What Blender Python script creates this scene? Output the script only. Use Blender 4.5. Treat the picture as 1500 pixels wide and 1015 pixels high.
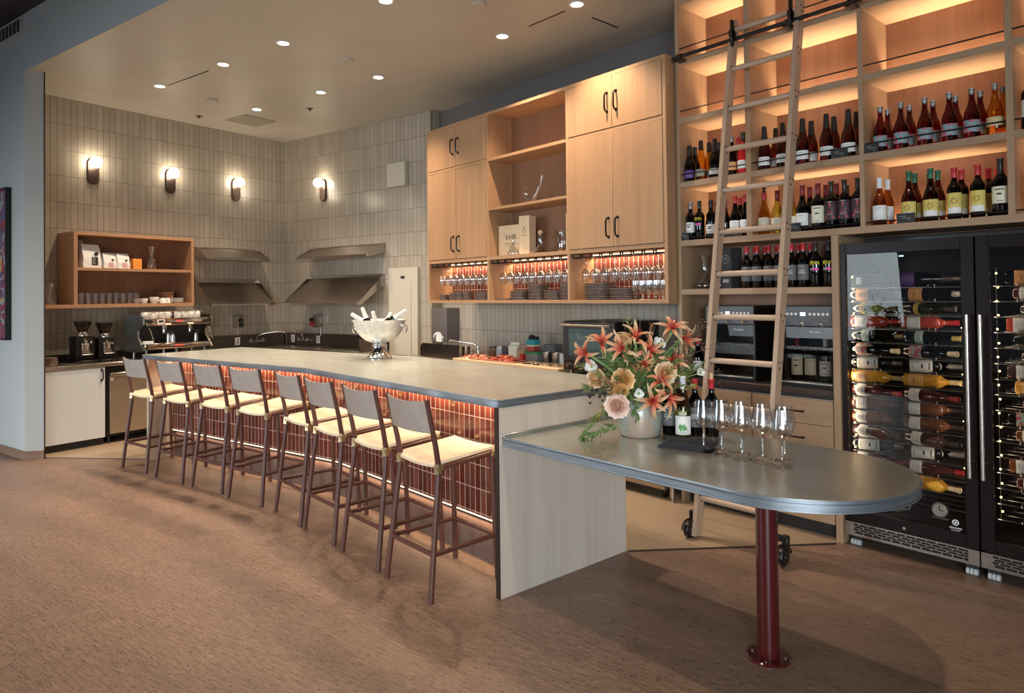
import bpy, bmesh, math, random
from mathutils import Matrix, Vector
random.seed(11)
PI = math.pi
scene = bpy.context.scene
COL = scene.collection
for o in list(bpy.data.objects):
    bpy.data.objects.remove(o)

# ---------------------------------------------------------------- camera
cam_d = bpy.data.cameras.new('camera'); cam = bpy.data.objects.new('camera', cam_d); COL.objects.link(cam)
def _rot(pitch, roll, yaw):
    cy, sy, cp, sp, cr, sr = math.cos(yaw), math.sin(yaw), math.cos(pitch), math.sin(pitch), math.cos(roll), math.sin(roll)
    return (Matrix(((cr, -sr, 0), (sr, cr, 0), (0, 0, 1))) @ Matrix(((1, 0, 0), (0, cp, -sp), (0, sp, cp)))
            @ Matrix(((cy, 0, -sy), (0, 1, 0), (sy, 0, cy))))
_M = _rot(-.0154, -.0114, -.8583) @ Matrix(((1, 0, 0), (0, 0, -1), (0, 1, 0)))
_r, _d, _f = Vector(_M[0]), Vector(_M[1]), Vector(_M[2])
mw = Matrix.Identity(4)
for i in range(3):
    mw[i][0] = _r[i]; mw[i][1] = -_d[i]; mw[i][2] = -_f[i]
mw[2][3] = 1.63
cam.matrix_world = mw
cam_d.sensor_width = 36; cam_d.lens = 1011.126 * 36 / 1500; cam_d.shift_y = -(507.5 - 416.47) / 1500
cam_d.clip_start = .05
scene.camera = cam

# ---------------------------------------------------------------- exposure, world, lamps
scene.view_settings.view_transform = 'Standard'; scene.view_settings.look = 'None'
scene.view_settings.gamma = 1; scene.view_settings.use_curve_mapping = False
scene.cycles.transparent_max_bounces = 32
scene.view_settings.exposure = 0.65
world = bpy.data.worlds.new('world'); scene.world = world; world.use_nodes = True
bg = world.node_tree.nodes['Background']; bg.inputs[0].default_value = (.62, .80, 1, 1); bg.inputs[1].default_value = .17

T0 = .2389                       # angle between the two building grids
cT, sT = math.cos(T0), math.sin(T0)
def T(r, l, z=0.0):               # (along back wall, along left wall) -> world
    return Vector((r * cT - l * sT, r * sT + l * cT, z))
RW, LW = T0, T0 + PI / 2          # rotations of things that face away from the back wall / the left wall
ZC = 4.0                          # bar ceiling
WARM, NEUT = (1, .73, .48), (1, .80, .60)
def spot(loc, e, size=80, blend=.5, col=NEUT, tgt=None, rad=.05):
    l = bpy.data.lights.new('lamp_light', 'SPOT'); l.energy = e; l.color = col
    l.spot_size = math.radians(size); l.spot_blend = blend; l.shadow_soft_size = rad
    o = bpy.data.objects.new('lamp_light', l); COL.objects.link(o); o.location = loc
    d = (Vector(tgt) - Vector(loc)) if tgt else Vector((0, 0, -1))
    o.rotation_euler = d.to_track_quat('-Z', 'Y').to_euler(); return o
def area(loc, sx, sy, e, direction, col=WARM, rz=0, spread=180):
    l = bpy.data.lights.new('strip_light', 'AREA'); l.shape = 'RECTANGLE'; l.size = sx; l.size_y = sy
    l.energy = e; l.color = col; l.spread = math.radians(spread)
    o = bpy.data.objects.new('strip_light', l); COL.objects.link(o); o.location = loc
    z = -Vector(direction).normalized(); x = Vector((math.cos(rz), math.sin(rz), 0))
    x = (x - z * x.dot(z)).normalized(); y = z.cross(x)
    m = Matrix((x, y, z)).transposed(); o.rotation_euler = m.to_euler(); return o
DOWN = [(-3.995, 3.904), (-2.801, 4.886), (-5.424, 3.983), (-3.699, 5.081), (-6.398, 3.98), (-5.467, 5.221), (-7.612, 3.966), (-6.393, 5.202), (-7.607, 5.186)]
for r, l in DOWN:
    spot(T(r, l, ZC - .05), 120, 105, .8, NEUT, rad=.035)
for x, y, z, e in [(-1.0, 2.0, 4.5, 130), (-4.2, .3, 4.5, 80), (-6.5, -.2, 4.5, 70), (-.2, 3.6, 4.5, 100), (-2.6, -.9, 4.5, 110)]:
    spot((x, y, z), e, 110, .8, NEUT)
# daylight through the front windows behind the camera
for x, y, sx, e, tgt in [(-7.5, -6.0, 4.0, 68, (-6.7, 1.5, -.6)), (3.0, -3.0, 3.5, 62, (-2.6, 3.0, .5))]:
    w_ = area((x, y, 1.7), sx, 2.4, e, Vector(tgt) - Vector((x, y, 1.7)), (.80, .92, 1), math.atan2(tgt[1] - y, tgt[0] - x) - PI / 2, 75)
    w_.name = 'window_daylight'

# ---------------------------------------------------------------- material helpers
def mat(name, col, rough=.5, metal=0, spec=.5, coat=0, emit=None, es=0):
    m = bpy.data.materials.new(name); m.use_nodes = True
    b = m.node_tree.nodes['Principled BSDF']
    b.inputs['Base Color'].default_value = (*col, 1); b.inputs['Roughness'].default_value = rough
    b.inputs['Metallic'].default_value = metal; b.inputs['Specular IOR Level'].default_value = spec
    b.inputs['Coat Weight'].default_value = coat; b.inputs['Coat Roughness'].default_value = .08
    if emit:
        b.inputs['Emission Color'].default_value = (*emit, 1); b.inputs['Emission Strength'].default_value = es
    return m
def N(m, t, **kw):
    n = m.node_tree.nodes.new(t)
    for k, v in kw.items():
        if k.startswith('i_'): n.inputs[k[2:].replace('_', ' ')].default_value = v
        else: setattr(n, k, v)
    return n
def LK(m, a, ao, b, bi): m.node_tree.links.new(a.outputs[ao], b.inputs[bi])
def coords(m, scale, rot=(0, 0, 0), loc=(0, 0, 0), src='Object'):
    tc = N(m, 'ShaderNodeTexCoord'); mp = N(m, 'ShaderNodeMapping')
    if any(rot): mp.vector_type = 'TEXTURE'; scale = tuple(1 / s for s in scale)      # turn first, then stretch
    mp.inputs['Scale'].default_value = scale; mp.inputs['Rotation'].default_value = rot; mp.inputs['Location'].default_value = loc
    LK(m, tc, src, mp, 'Vector'); return mp
def ramp(m, stops):
    r = N(m, 'ShaderNodeValToRGB'); e = r.color_ramp.elements
    while len(e) > 1: e.remove(e[0])
    e[0].position = stops[0][0]; e[0].color = (*stops[0][1], 1)
    for p, c in stops[1:]:
        x = e.new(p); x.color = (*c, 1)
    return r
def noisy(name, c1, c2, scale=(1, 1, 1), ns=4, rough=.5, metal=0, detail=5, lo=.3, hi=.7, bump=0, rvar=0, coat=0, rot=(0, 0, 0)):
    m = mat(name, c1, rough, metal, coat=coat); b = m.node_tree.nodes['Principled BSDF']
    mp = coords(m, scale, rot); n = N(m, 'ShaderNodeTexNoise'); n.inputs['Scale'].default_value = ns; n.inputs['Detail'].default_value = detail
    LK(m, mp, 'Vector', n, 'Vector'); r = ramp(m, [(lo, c1), (hi, c2)])
    LK(m, n, 'Fac', r, 'Fac'); LK(m, r, 'Color', b, 'Base Color')
    if bump:
        bp = N(m, 'ShaderNodeBump'); bp.inputs['Strength'].default_value = bump; bp.inputs['Distance'].default_value = .004
        LK(m, n, 'Fac', bp, 'Height'); LK(m, bp, 'Normal', b, 'Normal')
    if rvar:
        mr = N(m, 'ShaderNodeMapRange'); mr.inputs['To Min'].default_value = rough - rvar; mr.inputs['To Max'].default_value = rough + rvar
        LK(m, n, 'Fac', mr, 'Value'); LK(m, mr, 'Result', b, 'Roughness')
    return m
def tiles(name, c1, c2, grout, w, h, mortar, off=(0, 0), rough=.25, coat=0, wave=.0):
    m = mat(name, c1, rough, coat=coat); b = m.node_tree.nodes['Principled BSDF']
    tc = N(m, 'ShaderNodeTexCoord'); sx = N(m, 'ShaderNodeSeparateXYZ'); cx = N(m, 'ShaderNodeCombineXYZ')
    LK(m, tc, 'Object', sx, 0)
    ax = N(m, 'ShaderNodeMath', operation='ADD'); ax.inputs[1].default_value = off[0] + 400 * w
    az = N(m, 'ShaderNodeMath', operation='ADD'); az.inputs[1].default_value = off[1] + 100 * h
    LK(m, sx, 'X', ax, 0); LK(m, sx, 'Z', az, 0); LK(m, ax, 0, cx, 'X'); LK(m, az, 0, cx, 'Y')
    br = N(m, 'ShaderNodeTexBrick'); br.offset = 0; br.squash = 1
    br.inputs['Color1'].default_value = (*c1, 1); br.inputs['Color2'].default_value = (*c2, 1); br.inputs['Mortar'].default_value = (*grout, 1)
    br.inputs['Scale'].default_value = 1; br.inputs['Brick Width'].default_value = w; br.inputs['Row Height'].default_value = h
    br.inputs['Mortar Size'].default_value = mortar; br.inputs['Mortar Smooth'].default_value = .1; br.inputs['Bias'].default_value = 0
    LK(m, cx, 0, br, 'Vector'); LK(m, br, 'Color', b, 'Base Color')
    mr = N(m, 'ShaderNodeMapRange'); mr.inputs['To Min'].default_value = rough; mr.inputs['To Max'].default_value = .85
    LK(m, br, 'Fac', mr, 'Value'); LK(m, mr, 'Result', b, 'Roughness')
    inv = N(m, 'ShaderNodeMath', operation='SUBTRACT'); inv.inputs[0].default_value = 1; LK(m, br, 'Fac', inv, 1)
    bp = N(m, 'ShaderNodeBump'); bp.inputs['Strength'].default_value = .5; bp.inputs['Distance'].default_value = .002
    if wave:
        n = N(m, 'ShaderNodeTexNoise'); n.inputs['Scale'].default_value = 14; LK(m, tc, 'Object', n, 'Vector')
        ml = N(m, 'ShaderNodeMath', operation='MULTIPLY_ADD'); ml.inputs[1].default_value = wave; LK(m, n, 'Fac', ml, 0); LK(m, inv, 0, ml, 2)
        LK(m, ml, 0, bp, 'Height')
    else: LK(m, inv, 0, bp, 'Height')
    LK(m, bp, 'Normal', b, 'Normal'); return m
def wood(name, c1, c2, axis='z', rough=.5, fine=70):
    sc = {'z': (fine, fine, 1.6), 'x': (1.6, fine, fine), 'y': (fine, 1.6, fine)}[axis]
    m = mat(name, c1, rough); b = m.node_tree.nodes['Principled BSDF']
    mp = coords(m, sc); n = N(m, 'ShaderNodeTexNoise'); n.inputs['Scale'].default_value = 1; n.inputs['Detail'].default_value = 4; n.inputs['Roughness'].default_value = .6
    mp2 = coords(m, tuple(s * .07 for s in sc)); n2 = N(m, 'ShaderNodeTexNoise'); n2.inputs['Scale'].default_value = 1; n2.inputs['Detail'].default_value = 3; n2.inputs['Distortion'].default_value = 1.2
    LK(m, mp, 'Vector', n, 'Vector'); LK(m, mp2, 'Vector', n2, 'Vector')
    mx = N(m, 'ShaderNodeMath', operation='MULTIPLY_ADD'); mx.inputs[1].default_value = .55; LK(m, n2, 'Fac', mx, 0)
    h = N(m, 'ShaderNodeMath', operation='MULTIPLY'); h.inputs[1].default_value = .45; LK(m, n, 'Fac', h, 0); LK(m, h, 0, mx, 2)
    r = ramp(m, [(.32, c1), (.68, c2)]); LK(m, mx, 0, r, 'Fac'); LK(m, r, 'Color', b, 'Base Color')
    bp = N(m, 'ShaderNodeBump'); bp.inputs['Strength'].default_value = .12; bp.inputs['Distance'].default_value = .002
    LK(m, n, 'Fac', bp, 'Height'); LK(m, bp, 'Normal', b, 'Normal'); return m
def glassy(name, tint=(1, 1, 1), rough=.015, ior=1.5, boost=1.0):
    m = bpy.data.materials.new(name); m.use_nodes = True; nt = m.node_tree; nt.nodes.clear()
    out = N(m, 'ShaderNodeOutputMaterial'); mx = N(m, 'ShaderNodeMixShader'); tr = N(m, 'ShaderNodeBsdfTransparent'); gl = N(m, 'ShaderNodeBsdfGlossy')
    tr.inputs[0].default_value = (*tint, 1); gl.inputs['Roughness'].default_value = rough
    fr = N(m, 'ShaderNodeFresnel'); ge = N(m, 'ShaderNodeNewGeometry')
    iv = N(m, 'ShaderNodeMath', operation='MULTIPLY_ADD'); iv.inputs[1].default_value = 1 / ior - ior; iv.inputs[2].default_value = ior   # same reflectance on both sides of the thin wall
    LK(m, ge, 'Backfacing', iv, 0); LK(m, iv, 0, fr, 0)
    ml = N(m, 'ShaderNodeMath', operation='MULTIPLY'); ml.inputs[1].default_value = boost; ml.use_clamp = True
    LK(m, fr, 0, ml, 0); LK(m, ml, 0, mx, 0); LK(m, tr, 0, mx, 1); LK(m, gl, 0, mx, 2); LK(m, mx, 0, out, 'Surface')
    return m
def glow(name, col, s):
    m = bpy.data.materials.new(name); m.use_nodes = True; nt = m.node_tree; nt.nodes.clear()
    out = N(m, 'ShaderNodeOutputMaterial'); e = N(m, 'ShaderNodeEmission'); e.inputs[0].default_value = (*col, 1); e.inputs[1].default_value = s
    LK(m, e, 0, out, 'Surface'); return m

OAK1, OAK2 = (.32, .17, .08), (.43, .245, .128)
oak_tan = wood('oak_tan', (.31, .155, .08), (.41, .22, .12), 'z'); oak_tan_h = wood('oak_tan_horizontal', (.33, .17, .085), (.43, .235, .13), 'x')
oak_red = wood('oak_red_back', (.21, .092, .045), (.29, .138, .072), 'z')
oak = wood('oak_vertical', OAK1, OAK2, 'z'); oak_h = wood('oak_horizontal', OAK1, OAK2, 'x')
oak_pale = wood('pale_oak', (.40, .30, .22), (.52, .40, .30), 'z'); oak_pale_h = wood('pale_oak_horizontal', (.30, .185, .105), (.41, .265, .16), 'x')
shelf_oak = wood('shelf_oak', (.30, .185, .105), (.41, .265, .16), 'z'); panel_oak_daylit = wood('panel_oak_daylit', (.50, .41, .33), (.62, .52, .43), 'z')  # end panel oak: paler copy, daylight falling on it put into the colour
box_wood = wood('pine_box', (.60, .42, .25), (.72, .53, .34), 'z', fine=30)
walnut = wood('walnut', (.062, .021, .014), (.125, .044, .028), 'z', .38)
walnut_x = wood('walnut_x', (.062, .021, .014), (.125, .044, .028), 'x', .38); walnut_y = wood('walnut_y', (.062, .021, .014), (.125, .044, .028), 'y', .38)
ash_z = wood('ladder_ash', (.38, .25, .165), (.50, .35, .245), 'z', .45); ash_x = wood('ladder_ash_rung', (.41, .27, .18), (.53, .37, .26), 'x', .4)
grey_tile = tiles('grey_tile', (.36, .31, .25), (.41, .36, .295), (.12, .09, .065), .0725, .3065, .0024, rough=.2, wave=.25)
red_tile = tiles('red_tile', (.085, .016, .010), (.175, .043, .026), (.52, .39, .31), .0535, .147, .0024, (0, -.878), rough=.12, coat=.5, wave=.25)
zinc = noisy('zinc_top', (.47, .485, .44), (.66, .665, .60), (1, 2.4, 1), 2.6, .27, .82, 1, .25, .75)
zinc_light = noisy('zinc_counter', (.60, .62, .55), (.77, .785, .71), (1, 2.4, 1), 2.6, .27, .7, 1, .25, .75)
dark_steel = noisy('dark_steel', (.13, .10, .08), (.20, .16, .13), (3, 3, 60), 2, .3, 1, 4); hood_steel = noisy('hood_steel', (.34, .29, .245), (.46, .40, .345), (3, 3, 60), 2, .28, 1, 4)
zinc_edge = noisy('zinc_edge', (.25, .28, .31), (.36, .39, .42), (2, 2, 30), 3, .42, .9, 5)
steel = noisy('stainless', (.46, .42, .37), (.60, .56, .50), (3, 3, 60), 2, .28, 1, 4)
chrome = mat('chrome', (.78, .77, .75), .1, 1)
silver = noisy('hammered_silver', (.58, .585, .58), (.76, .765, .76), (1, 1, 1), 30, .42, .7, 6, bump=.12)
brass = mat('brass', (.55, .40, .22), .35, .9)
bronze = mat('dark_bronze', (.075, .05, .04), .35, .7)
black_metal = mat('black_metal', (.02, .016, .015), .35, .6)
black_pl = mat('black_plastic', (.018, .016, .016), .4)
fridge_black = mat('fridge_black', (.013, .007, .007), .32, 0, .18)
dark_in = mat('dark_interior', (.025, .02, .02), .6)
oxblood = mat('oxblood_enamel', (.065, .006, .006), .16, 0, coat=.6)
leather = noisy('cream_leather', (.72, .54, .36), (.80, .63, .44), (1, 1, 1), 12, .55, 0, 3)
leather_back = noisy('taupe_leather', (.33, .265, .225), (.38, .31, .265), (1, 1, 1), 12, .5, 0, 3)
white_paint = mat('white_paint', (.62, .64, .64), .6)
wall_paint = noisy('wall_paint', (.47, .465, .44), (.50, .495, .47), (1, 1, 1), 2, .55)
soffit_paint = mat('soffit_paint', (.15, .14, .14), .7)
ceil_paint = noisy('ceiling_paint', (.42, .39, .335), (.46, .425, .365), (1, 1, 1), 1.5, .5)
dark_ceiling = wood('dark_ceiling', (.025, .012, .009), (.045, .022, .016), 'x', .5, 20)
porcelain = mat('porcelain', (.80, .77, .72), .22)
cream_metal = mat('cream_metal', (.52, .47, .38), .45)
plate_mat = noisy('stoneware', (.085, .050, .034), (.16, .098, .068), (1, 1, 1), 20, .5)
paper_w = mat('paper_white', (.78, .76, .72), .6); paper_cream = mat('paper_cream', (.74, .68, .52), .6)
paper_grey = mat('paper_grey', (.13, .125, .13), .6); ink = mat('ink', (.02, .02, .02), .6); ink_grey = mat('ink_grey', (.35, .35, .36), .6)
ink_w = mat('chalk_white', (.75, .75, .72), .7); ink_red = mat('ink_red', (.78, .12, .08), .5); yellow = mat('ink_yellow', (.80, .70, .03), .5); pink = mat('ink_pink', (.85, .05, .35), .5)
cap_red = mat('capsule_red', (.50, .025, .03), .35); cap_dkred = mat('capsule_dark_red', (.20, .012, .015), .35); cap_green = mat('capsule_green', (.02, .12, .06), .35); cap_black = mat('capsule_black', (.025, .018, .015), .35)
cap_grey = mat('capsule_grey', (.28, .26, .24), .35, .5); cap_white = mat('capsule_white', (.75, .75, .75), .4)
orange_lab = mat('label_orange', (.75, .36, .13), .6); lab_teal = noisy('label_teal_pink', (.16, .34, .34), (.55, .10, .16), (1, 1, 1), 45, .5, 0, 3, .45, .55)
lab_floral = noisy('label_multicolour', (.50, .08, .10), (.35, .48, .42), (1, 1, 1), 60, .5, 0, 2, .45, .55); lab_code = noisy('label_speckled', (.10, .10, .10), (.75, .74, .70), (1, 1, 1), 160, .5, 0, 1, .48, .52)
lab_A = mat('label_plum', (.06, .028, .042), .5); lab_purple = mat('label_purple', (.12, .05, .22), .5); cork_mat = noisy('cork', (.55, .33, .17), (.68, .45, .26), (1, 1, 1), 90, .8)
g_dark = glassy('bottle_dark', (.05, .028, .022), boost=1.5); g_green = glassy('bottle_green', (.10, .11, .02), boost=1.3); g_amber = glassy('bottle_amber', (.30, .115, .04), boost=1.4); g_honey = glassy('bottle_honey', (.58, .32, .09), boost=1.3)
g_gold = glassy('bottle_gold', (.78, .52, .12), boost=1.2); g_rose = glassy('bottle_rose', (.58, .09, .05), boost=1.3); g_red = glassy('bottle_red', (.34, .012, .02), boost=1.3); g_olive = glassy('bottle_olive', (.66, .68, .30), boost=1.3)
clear = glassy('clear_glass', (.94, .94, .94), .02, 1.75, 2.0); clear_fine = glassy('clear_fine_glass', (.90, .90, .90), .03, 1.9, 2.6)
pane = glassy('door_glass', (.74, .72, .70), .01, 1.45, .55)
globe_m = glow('globe_glow', (1, .86, .66), 22); disk_m = glow('downlight_glow', (1, .92, .80), 14); led_m = glow('led_glow', (1, .70, .40), 5); led_hot = glow('led_bright', (1, .74, .44), 3)
fairy_m = glow('fairy_glow', (1, .80, .22), 14); blue_m = glow('display_blue', (.5, .75, 1), 2.2); red_m = glow('display_red', (1, .06, .03), 1.0); amber_m = glow('indicator_amber', (1, .55, .25), 2.0)
wire_m = mat('rack_wire', (.30, .28, .26), .3, 1)
sun_lab = mat('label_sun_yellow', (.66, .54, .14), .5)
# ---------------------------------------------------------------- mesh builder
class MB:
    def __init__(s): s.bm = bmesh.new(); s.mats = []; s.cur = 0
    def use(s, m):
        if m not in s.mats: s.mats.append(m)
        s.cur = s.mats.index(m); return s
    def _fin(s, faces):
        for f in faces: f.material_index = s.cur
    def box(s, x0, x1, y0, y1, z0, z1, b=0, seg=1, mx=None):
        m = Matrix.Translation(((x0 + x1) / 2, (y0 + y1) / 2, (z0 + z1) / 2)) @ Matrix.Diagonal((x1 - x0, y1 - y0, z1 - z0, 1))
        r = bmesh.ops.create_cube(s.bm, size=1, matrix=(mx @ m) if mx else m)
        vs = r['verts']; fs = set(f for v in vs for f in v.link_faces); s._fin(fs)
        if b:
            es = set(e for v in vs for e in v.link_edges)
            r2 = bmesh.ops.bevel(s.bm, geom=list(es), offset=b, segments=seg, affect='EDGES', profile=.5); s._fin(r2['faces'])
        return s
    def cyl(s, p0, p1, r0, r1=None, n=16, cap=True):
        r1 = r0 if r1 is None else r1; p0, p1 = Vector(p0), Vector(p1); d = p1 - p0
        q = d.to_track_quat('Z', 'Y').to_matrix().to_4x4(); m = Matrix.Translation((p0 + p1) / 2) @ q
        r = bmesh.ops.create_cone(s.bm, cap_ends=cap, segments=n, radius1=max(r0, 1e-5), radius2=max(r1, 1e-5), depth=d.length, matrix=m)
        s._fin(set(f for v in r['verts'] for f in v.link_faces)); return s
    def ball(s, c, r, sc=(1, 1, 1), u=20, v=12, mx=None):
        m = Matrix.Translation(c) @ (mx or Matrix.Identity(4)) @ Matrix.Diagonal((*sc, 1))
        k = bmesh.ops.create_uvsphere(s.bm, u_segments=u, v_segments=v, radius=r, matrix=m)
        s._fin(set(f for w in k['verts'] for f in w.link_faces)); return s
    def tube(s, pts, r, n=8, closed=False, taper=None):
        pts = [Vector(p) for p in pts]; L = len(pts); rings = []
        up = None
        for i, p in enumerate(pts):
            a = pts[(i - 1) % L] if (closed or i > 0) else p; b = pts[(i + 1) % L] if (closed or i < L - 1) else p
            t = (b - a).normalized()
            if up is None: up = Vector((0, 0, 1)) if abs(t.z) < .9 else Vector((1, 0, 0))
            x = t.cross(up)
            if x.length < 1e-4: x = t.orthogonal()
            x.normalize(); y = x.cross(t).normalized(); up = y
            rr = r if taper is None else r * (1 + (taper - 1) * i / (L - 1))
            rings.append([s.bm.verts.new(p + (x * math.cos(2 * PI * k / n) + y * math.sin(2 * PI * k / n)) * rr) for k in range(n)])
        fs = []
        for i in range(L if closed else L - 1):
            A, B = rings[i], rings[(i + 1) % L]
            for k in range(n): fs.append(s.bm.faces.new((A[k], A[(k + 1) % n], B[(k + 1) % n], B[k])))
        if not closed: fs.append(s.bm.faces.new(rings[0][::-1])); fs.append(s.bm.faces.new(rings[-1]))
        s._fin(fs); return s
    def lathe(s, prof, n=24, mx=None, a0=0, a1=2 * PI):
        mx = mx or Matrix.Identity(4); full = abs(a1 - a0 - 2 * PI) < 1e-6; m = n if full else n + 1; rings = []
        for r, z in prof:
            if r < 1e-6 and full: rings.append([s.bm.verts.new(mx @ Vector((0, 0, z)))])
            else: rings.append([s.bm.verts.new(mx @ Vector((r * math.sin(a0 + (a1 - a0) * k / n), -r * math.cos(a0 + (a1 - a0) * k / n), z))) for k in range(m)])
        fs = []
        for A, B in zip(rings, rings[1:]):
            for k in range(n):
                k2 = (k + 1) % m
                if len(A) == 1 and len(B) == 1: continue
                if len(A) == 1: fs.append(s.bm.faces.new((A[0], B[k2], B[k])))
                elif len(B) == 1: fs.append(s.bm.faces.new((A[k], A[k2], B[0])))
                else: fs.append(s.bm.faces.new((A[k], A[k2], B[k2], B[k])))
        s._fin(fs); return s
    def prism(s, poly, z0, z1, b=0, seg=1):
        lo = [s.bm.verts.new((x, y, z0)) for x, y in poly]; hi = [s.bm.verts.new((x, y, z1)) for x, y in poly]; n = len(poly)
        fs = [s.bm.faces.new(lo[::-1]), s.bm.faces.new(hi)] + [s.bm.faces.new((lo[i], lo[(i + 1) % n], hi[(i + 1) % n], hi[i])) for i in range(n)]
        s._fin(fs)
        if b:
            es = set(fs[0].edges) | set(fs[1].edges); r = bmesh.ops.bevel(s.bm, geom=list(es), offset=b, segments=seg, affect='EDGES', profile=.5); s._fin(r['faces'])
        return s
    def poly(s, *lists):
        for pts in lists: s._fin([s.bm.faces.new([s.bm.verts.new(p) for p in pts])])
        return s
    def mesh(s, name, smooth=True, ang=38):
        me = bpy.data.meshes.new(name); bmesh.ops.recalc_face_normals(s.bm, faces=s.bm.faces); s.bm.to_mesh(me); s.bm.free()
        for m in s.mats: me.materials.append(m)
        if smooth: me.shade_smooth(); me.set_sharp_from_angle(angle=math.radians(ang))
        return me
    def build(s, name, parent=None, loc=(0, 0, 0), rz=0, smooth=True, ang=38, label=None):
        o = bpy.data.objects.new(name, s.mesh(name, smooth, ang)); COL.objects.link(o); o.location = loc; o.rotation_euler = (0, 0, rz)
        if parent: o.parent = parent
        if label: o['label'] = label
        return o
def B(m): return MB().use(m)
def thing(name, label, cat, loc=(0, 0, 0), rz=0, group=None):
    o = bpy.data.objects.new(name, None); COL.objects.link(o); o.empty_display_size = .1
    o.location = loc; o.rotation_euler = (0, 0, rz); return tag(o, label, cat, group)
def tag(o, label, cat, group=None, kind=None):
    o['label'] = label; o['category'] = cat
    if group: o['group'] = group
    if kind: o['kind'] = kind
    return o
def struct(mb, name, loc=(0, 0, 0), rz=0, label=None, cat=None, smooth=False):
    o = mb.build(name, None, loc, rz, smooth); o['kind'] = 'structure'
    if label: o['label'] = label; o['category'] = cat or name.split('_')[0]
    return o
def dup(root, loc, rz=0, label=None, rot=None, group=None):
    def cp(o, par):
        c = o.copy(); COL.objects.link(c)
        if par: c.parent = par
        for ch in o.children: cp(ch, c)
        return c
    r = cp(root, None); r.location = loc; r.rotation_euler = rot or (0, 0, rz)
    if label: r['label'] = label
    if group: r['group'] = group
    return r
def text(body, size, m, parent, loc, rx=PI / 2, rz=0, bend=0, name='lettering', ext=.0006, sx=1, align='CENTER', ry=0):
    c = bpy.data.curves.new('t', 'FONT'); c.body = body; c.size = size; c.align_x = align; c.extrude = ext; c.resolution_u = 2
    t = bpy.data.objects.new('t', c); COL.objects.link(t)
    dg = bpy.context.evaluated_depsgraph_get(); dg.update()
    me = bpy.data.meshes.new_from_object(t.evaluated_get(dg)); bpy.data.objects.remove(t); bpy.data.curves.remove(c)
    for v in me.vertices:
        v.co.x *= sx
        if bend:
            a = v.co.x / bend; z = v.co.y; d = bend + v.co.z; v.co = (d * math.sin(a), -d * math.cos(a), z)
    me.materials.clear(); me.materials.append(m)
    o = bpy.data.objects.new(name, me); COL.objects.link(o); o.parent = parent; o.location = loc
    o.rotation_euler = (0, 0, rz) if bend else (rx, ry, rz); return o
ORD = ['first', 'second', 'third', 'fourth', 'fifth', 'sixth', 'seventh', 'eighth', 'ninth', 'tenth', 'eleventh', 'twelfth', 'thirteenth', 'fourteenth', 'fifteenth', 'sixteenth', 'seventeenth', 'eighteenth', 'nineteenth', 'twentieth']

# ---------------------------------------------------------------- setting
def Txy(pts): return [tuple(T(r, l)[:2]) for r, l in pts]
cork_floor = noisy('cork_floor', (.14, .085, .058), (.30, .195, .14), (6, 55, 1), 1.6, .42, 0, 8, .25, .75, bump=.06, rvar=.08, rot=(0, 0, T0))
def _flecks(m):
    b = m.node_tree.nodes['Principled BSDF']; old = b.inputs['Base Color'].links[0].from_node
    mp = coords(m, (30, 110, 1), (0, 0, T0)); n = N(m, 'ShaderNodeTexNoise'); n.inputs['Scale'].default_value = 1; n.inputs['Detail'].default_value = 6; n.inputs['Roughness'].default_value = .7
    LK(m, mp, 'Vector', n, 'Vector'); r = ramp(m, [(.38, (.34, .27, .24)), (.45, (1, 1, 1))]); LK(m, n, 'Fac', r, 'Fac')
    mp3 = coords(m, (.5, 2.5, 1), (0, 0, T0)); n3 = N(m, 'ShaderNodeTexNoise'); n3.inputs['Scale'].default_value = 1.4; n3.inputs['Detail'].default_value = 4
    LK(m, mp3, 'Vector', n3, 'Vector'); r3 = ramp(m, [(.3, (.80, .80, .80)), (.7, (1.12, 1.10, 1.08))]); LK(m, n3, 'Fac', r3, 'Fac')
    mx = N(m, 'ShaderNodeMix', data_type='RGBA', blend_type='MULTIPLY'); mx.inputs[0].default_value = 1
    mx2 = N(m, 'ShaderNodeMix', data_type='RGBA', blend_type='MULTIPLY'); mx2.inputs[0].default_value = 1
    LK(m, old, 'Color', mx, 6); LK(m, r, 'Color', mx, 7); LK(m, mx, 2, mx2, 6); LK(m, r3, 'Color', mx2, 7); LK(m, mx2, 2, b, 'Base Color')
_flecks(cork_floor)
kitchen_floor = noisy('kitchen_vinyl', (.30, .215, .14), (.34, .25, .17), (1, 1, 1), 3, .45)
struct(B(cork_floor).box(-14, 4, -7, 7.5, -.05, 0), 'floor', label='brown cork floor with dark flecks running under the stools and table', cat='floor')
K = Vector((-5.255, 2.36)); uL = Vector((-cT, -sT)); nL = Vector((-sT, cT)); mK = Vector((-math.tan(T0 / 2), 1))
def PK(d): return K + mK * d
def PL(s, d): return K + uL * s + nL * d       # left run: s along, d behind the front edge
kf = [(-2.033, 4.494), (-2.033, 5.12), tuple(T(-6.1, 6.57)[:2]), tuple(T(-8.94, 6.57)[:2]), tuple(T(-8.94, 3.0)[:2]), (-8.598, .997), tuple(PL(2.55, .05)), tuple(PL(2.5, .6)), tuple(PK(.6)), (-2.95, 3.0), (-2.854, 3.409)]
struct(B(kitchen_floor).prism(kf, 0, .004), 'floor_kitchen', label='smooth beige floor behind the bar', cat='floor')
def strip(a, b, w=.012):
    d = (Vector(b) - Vector(a)).normalized(); n = Vector((-d.y, d.x)) * w / 2; a, b = Vector(a), Vector(b)
    return B(bronze).prism([tuple(a - n), tuple(b - n), tuple(b + n), tuple(a + n)], 0, .007)
struct(strip((-2.854, 3.409), (-2.033, 4.494)), 'trim_1', label='dark metal strip between cork and beige floor under the table', cat='trim')
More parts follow.
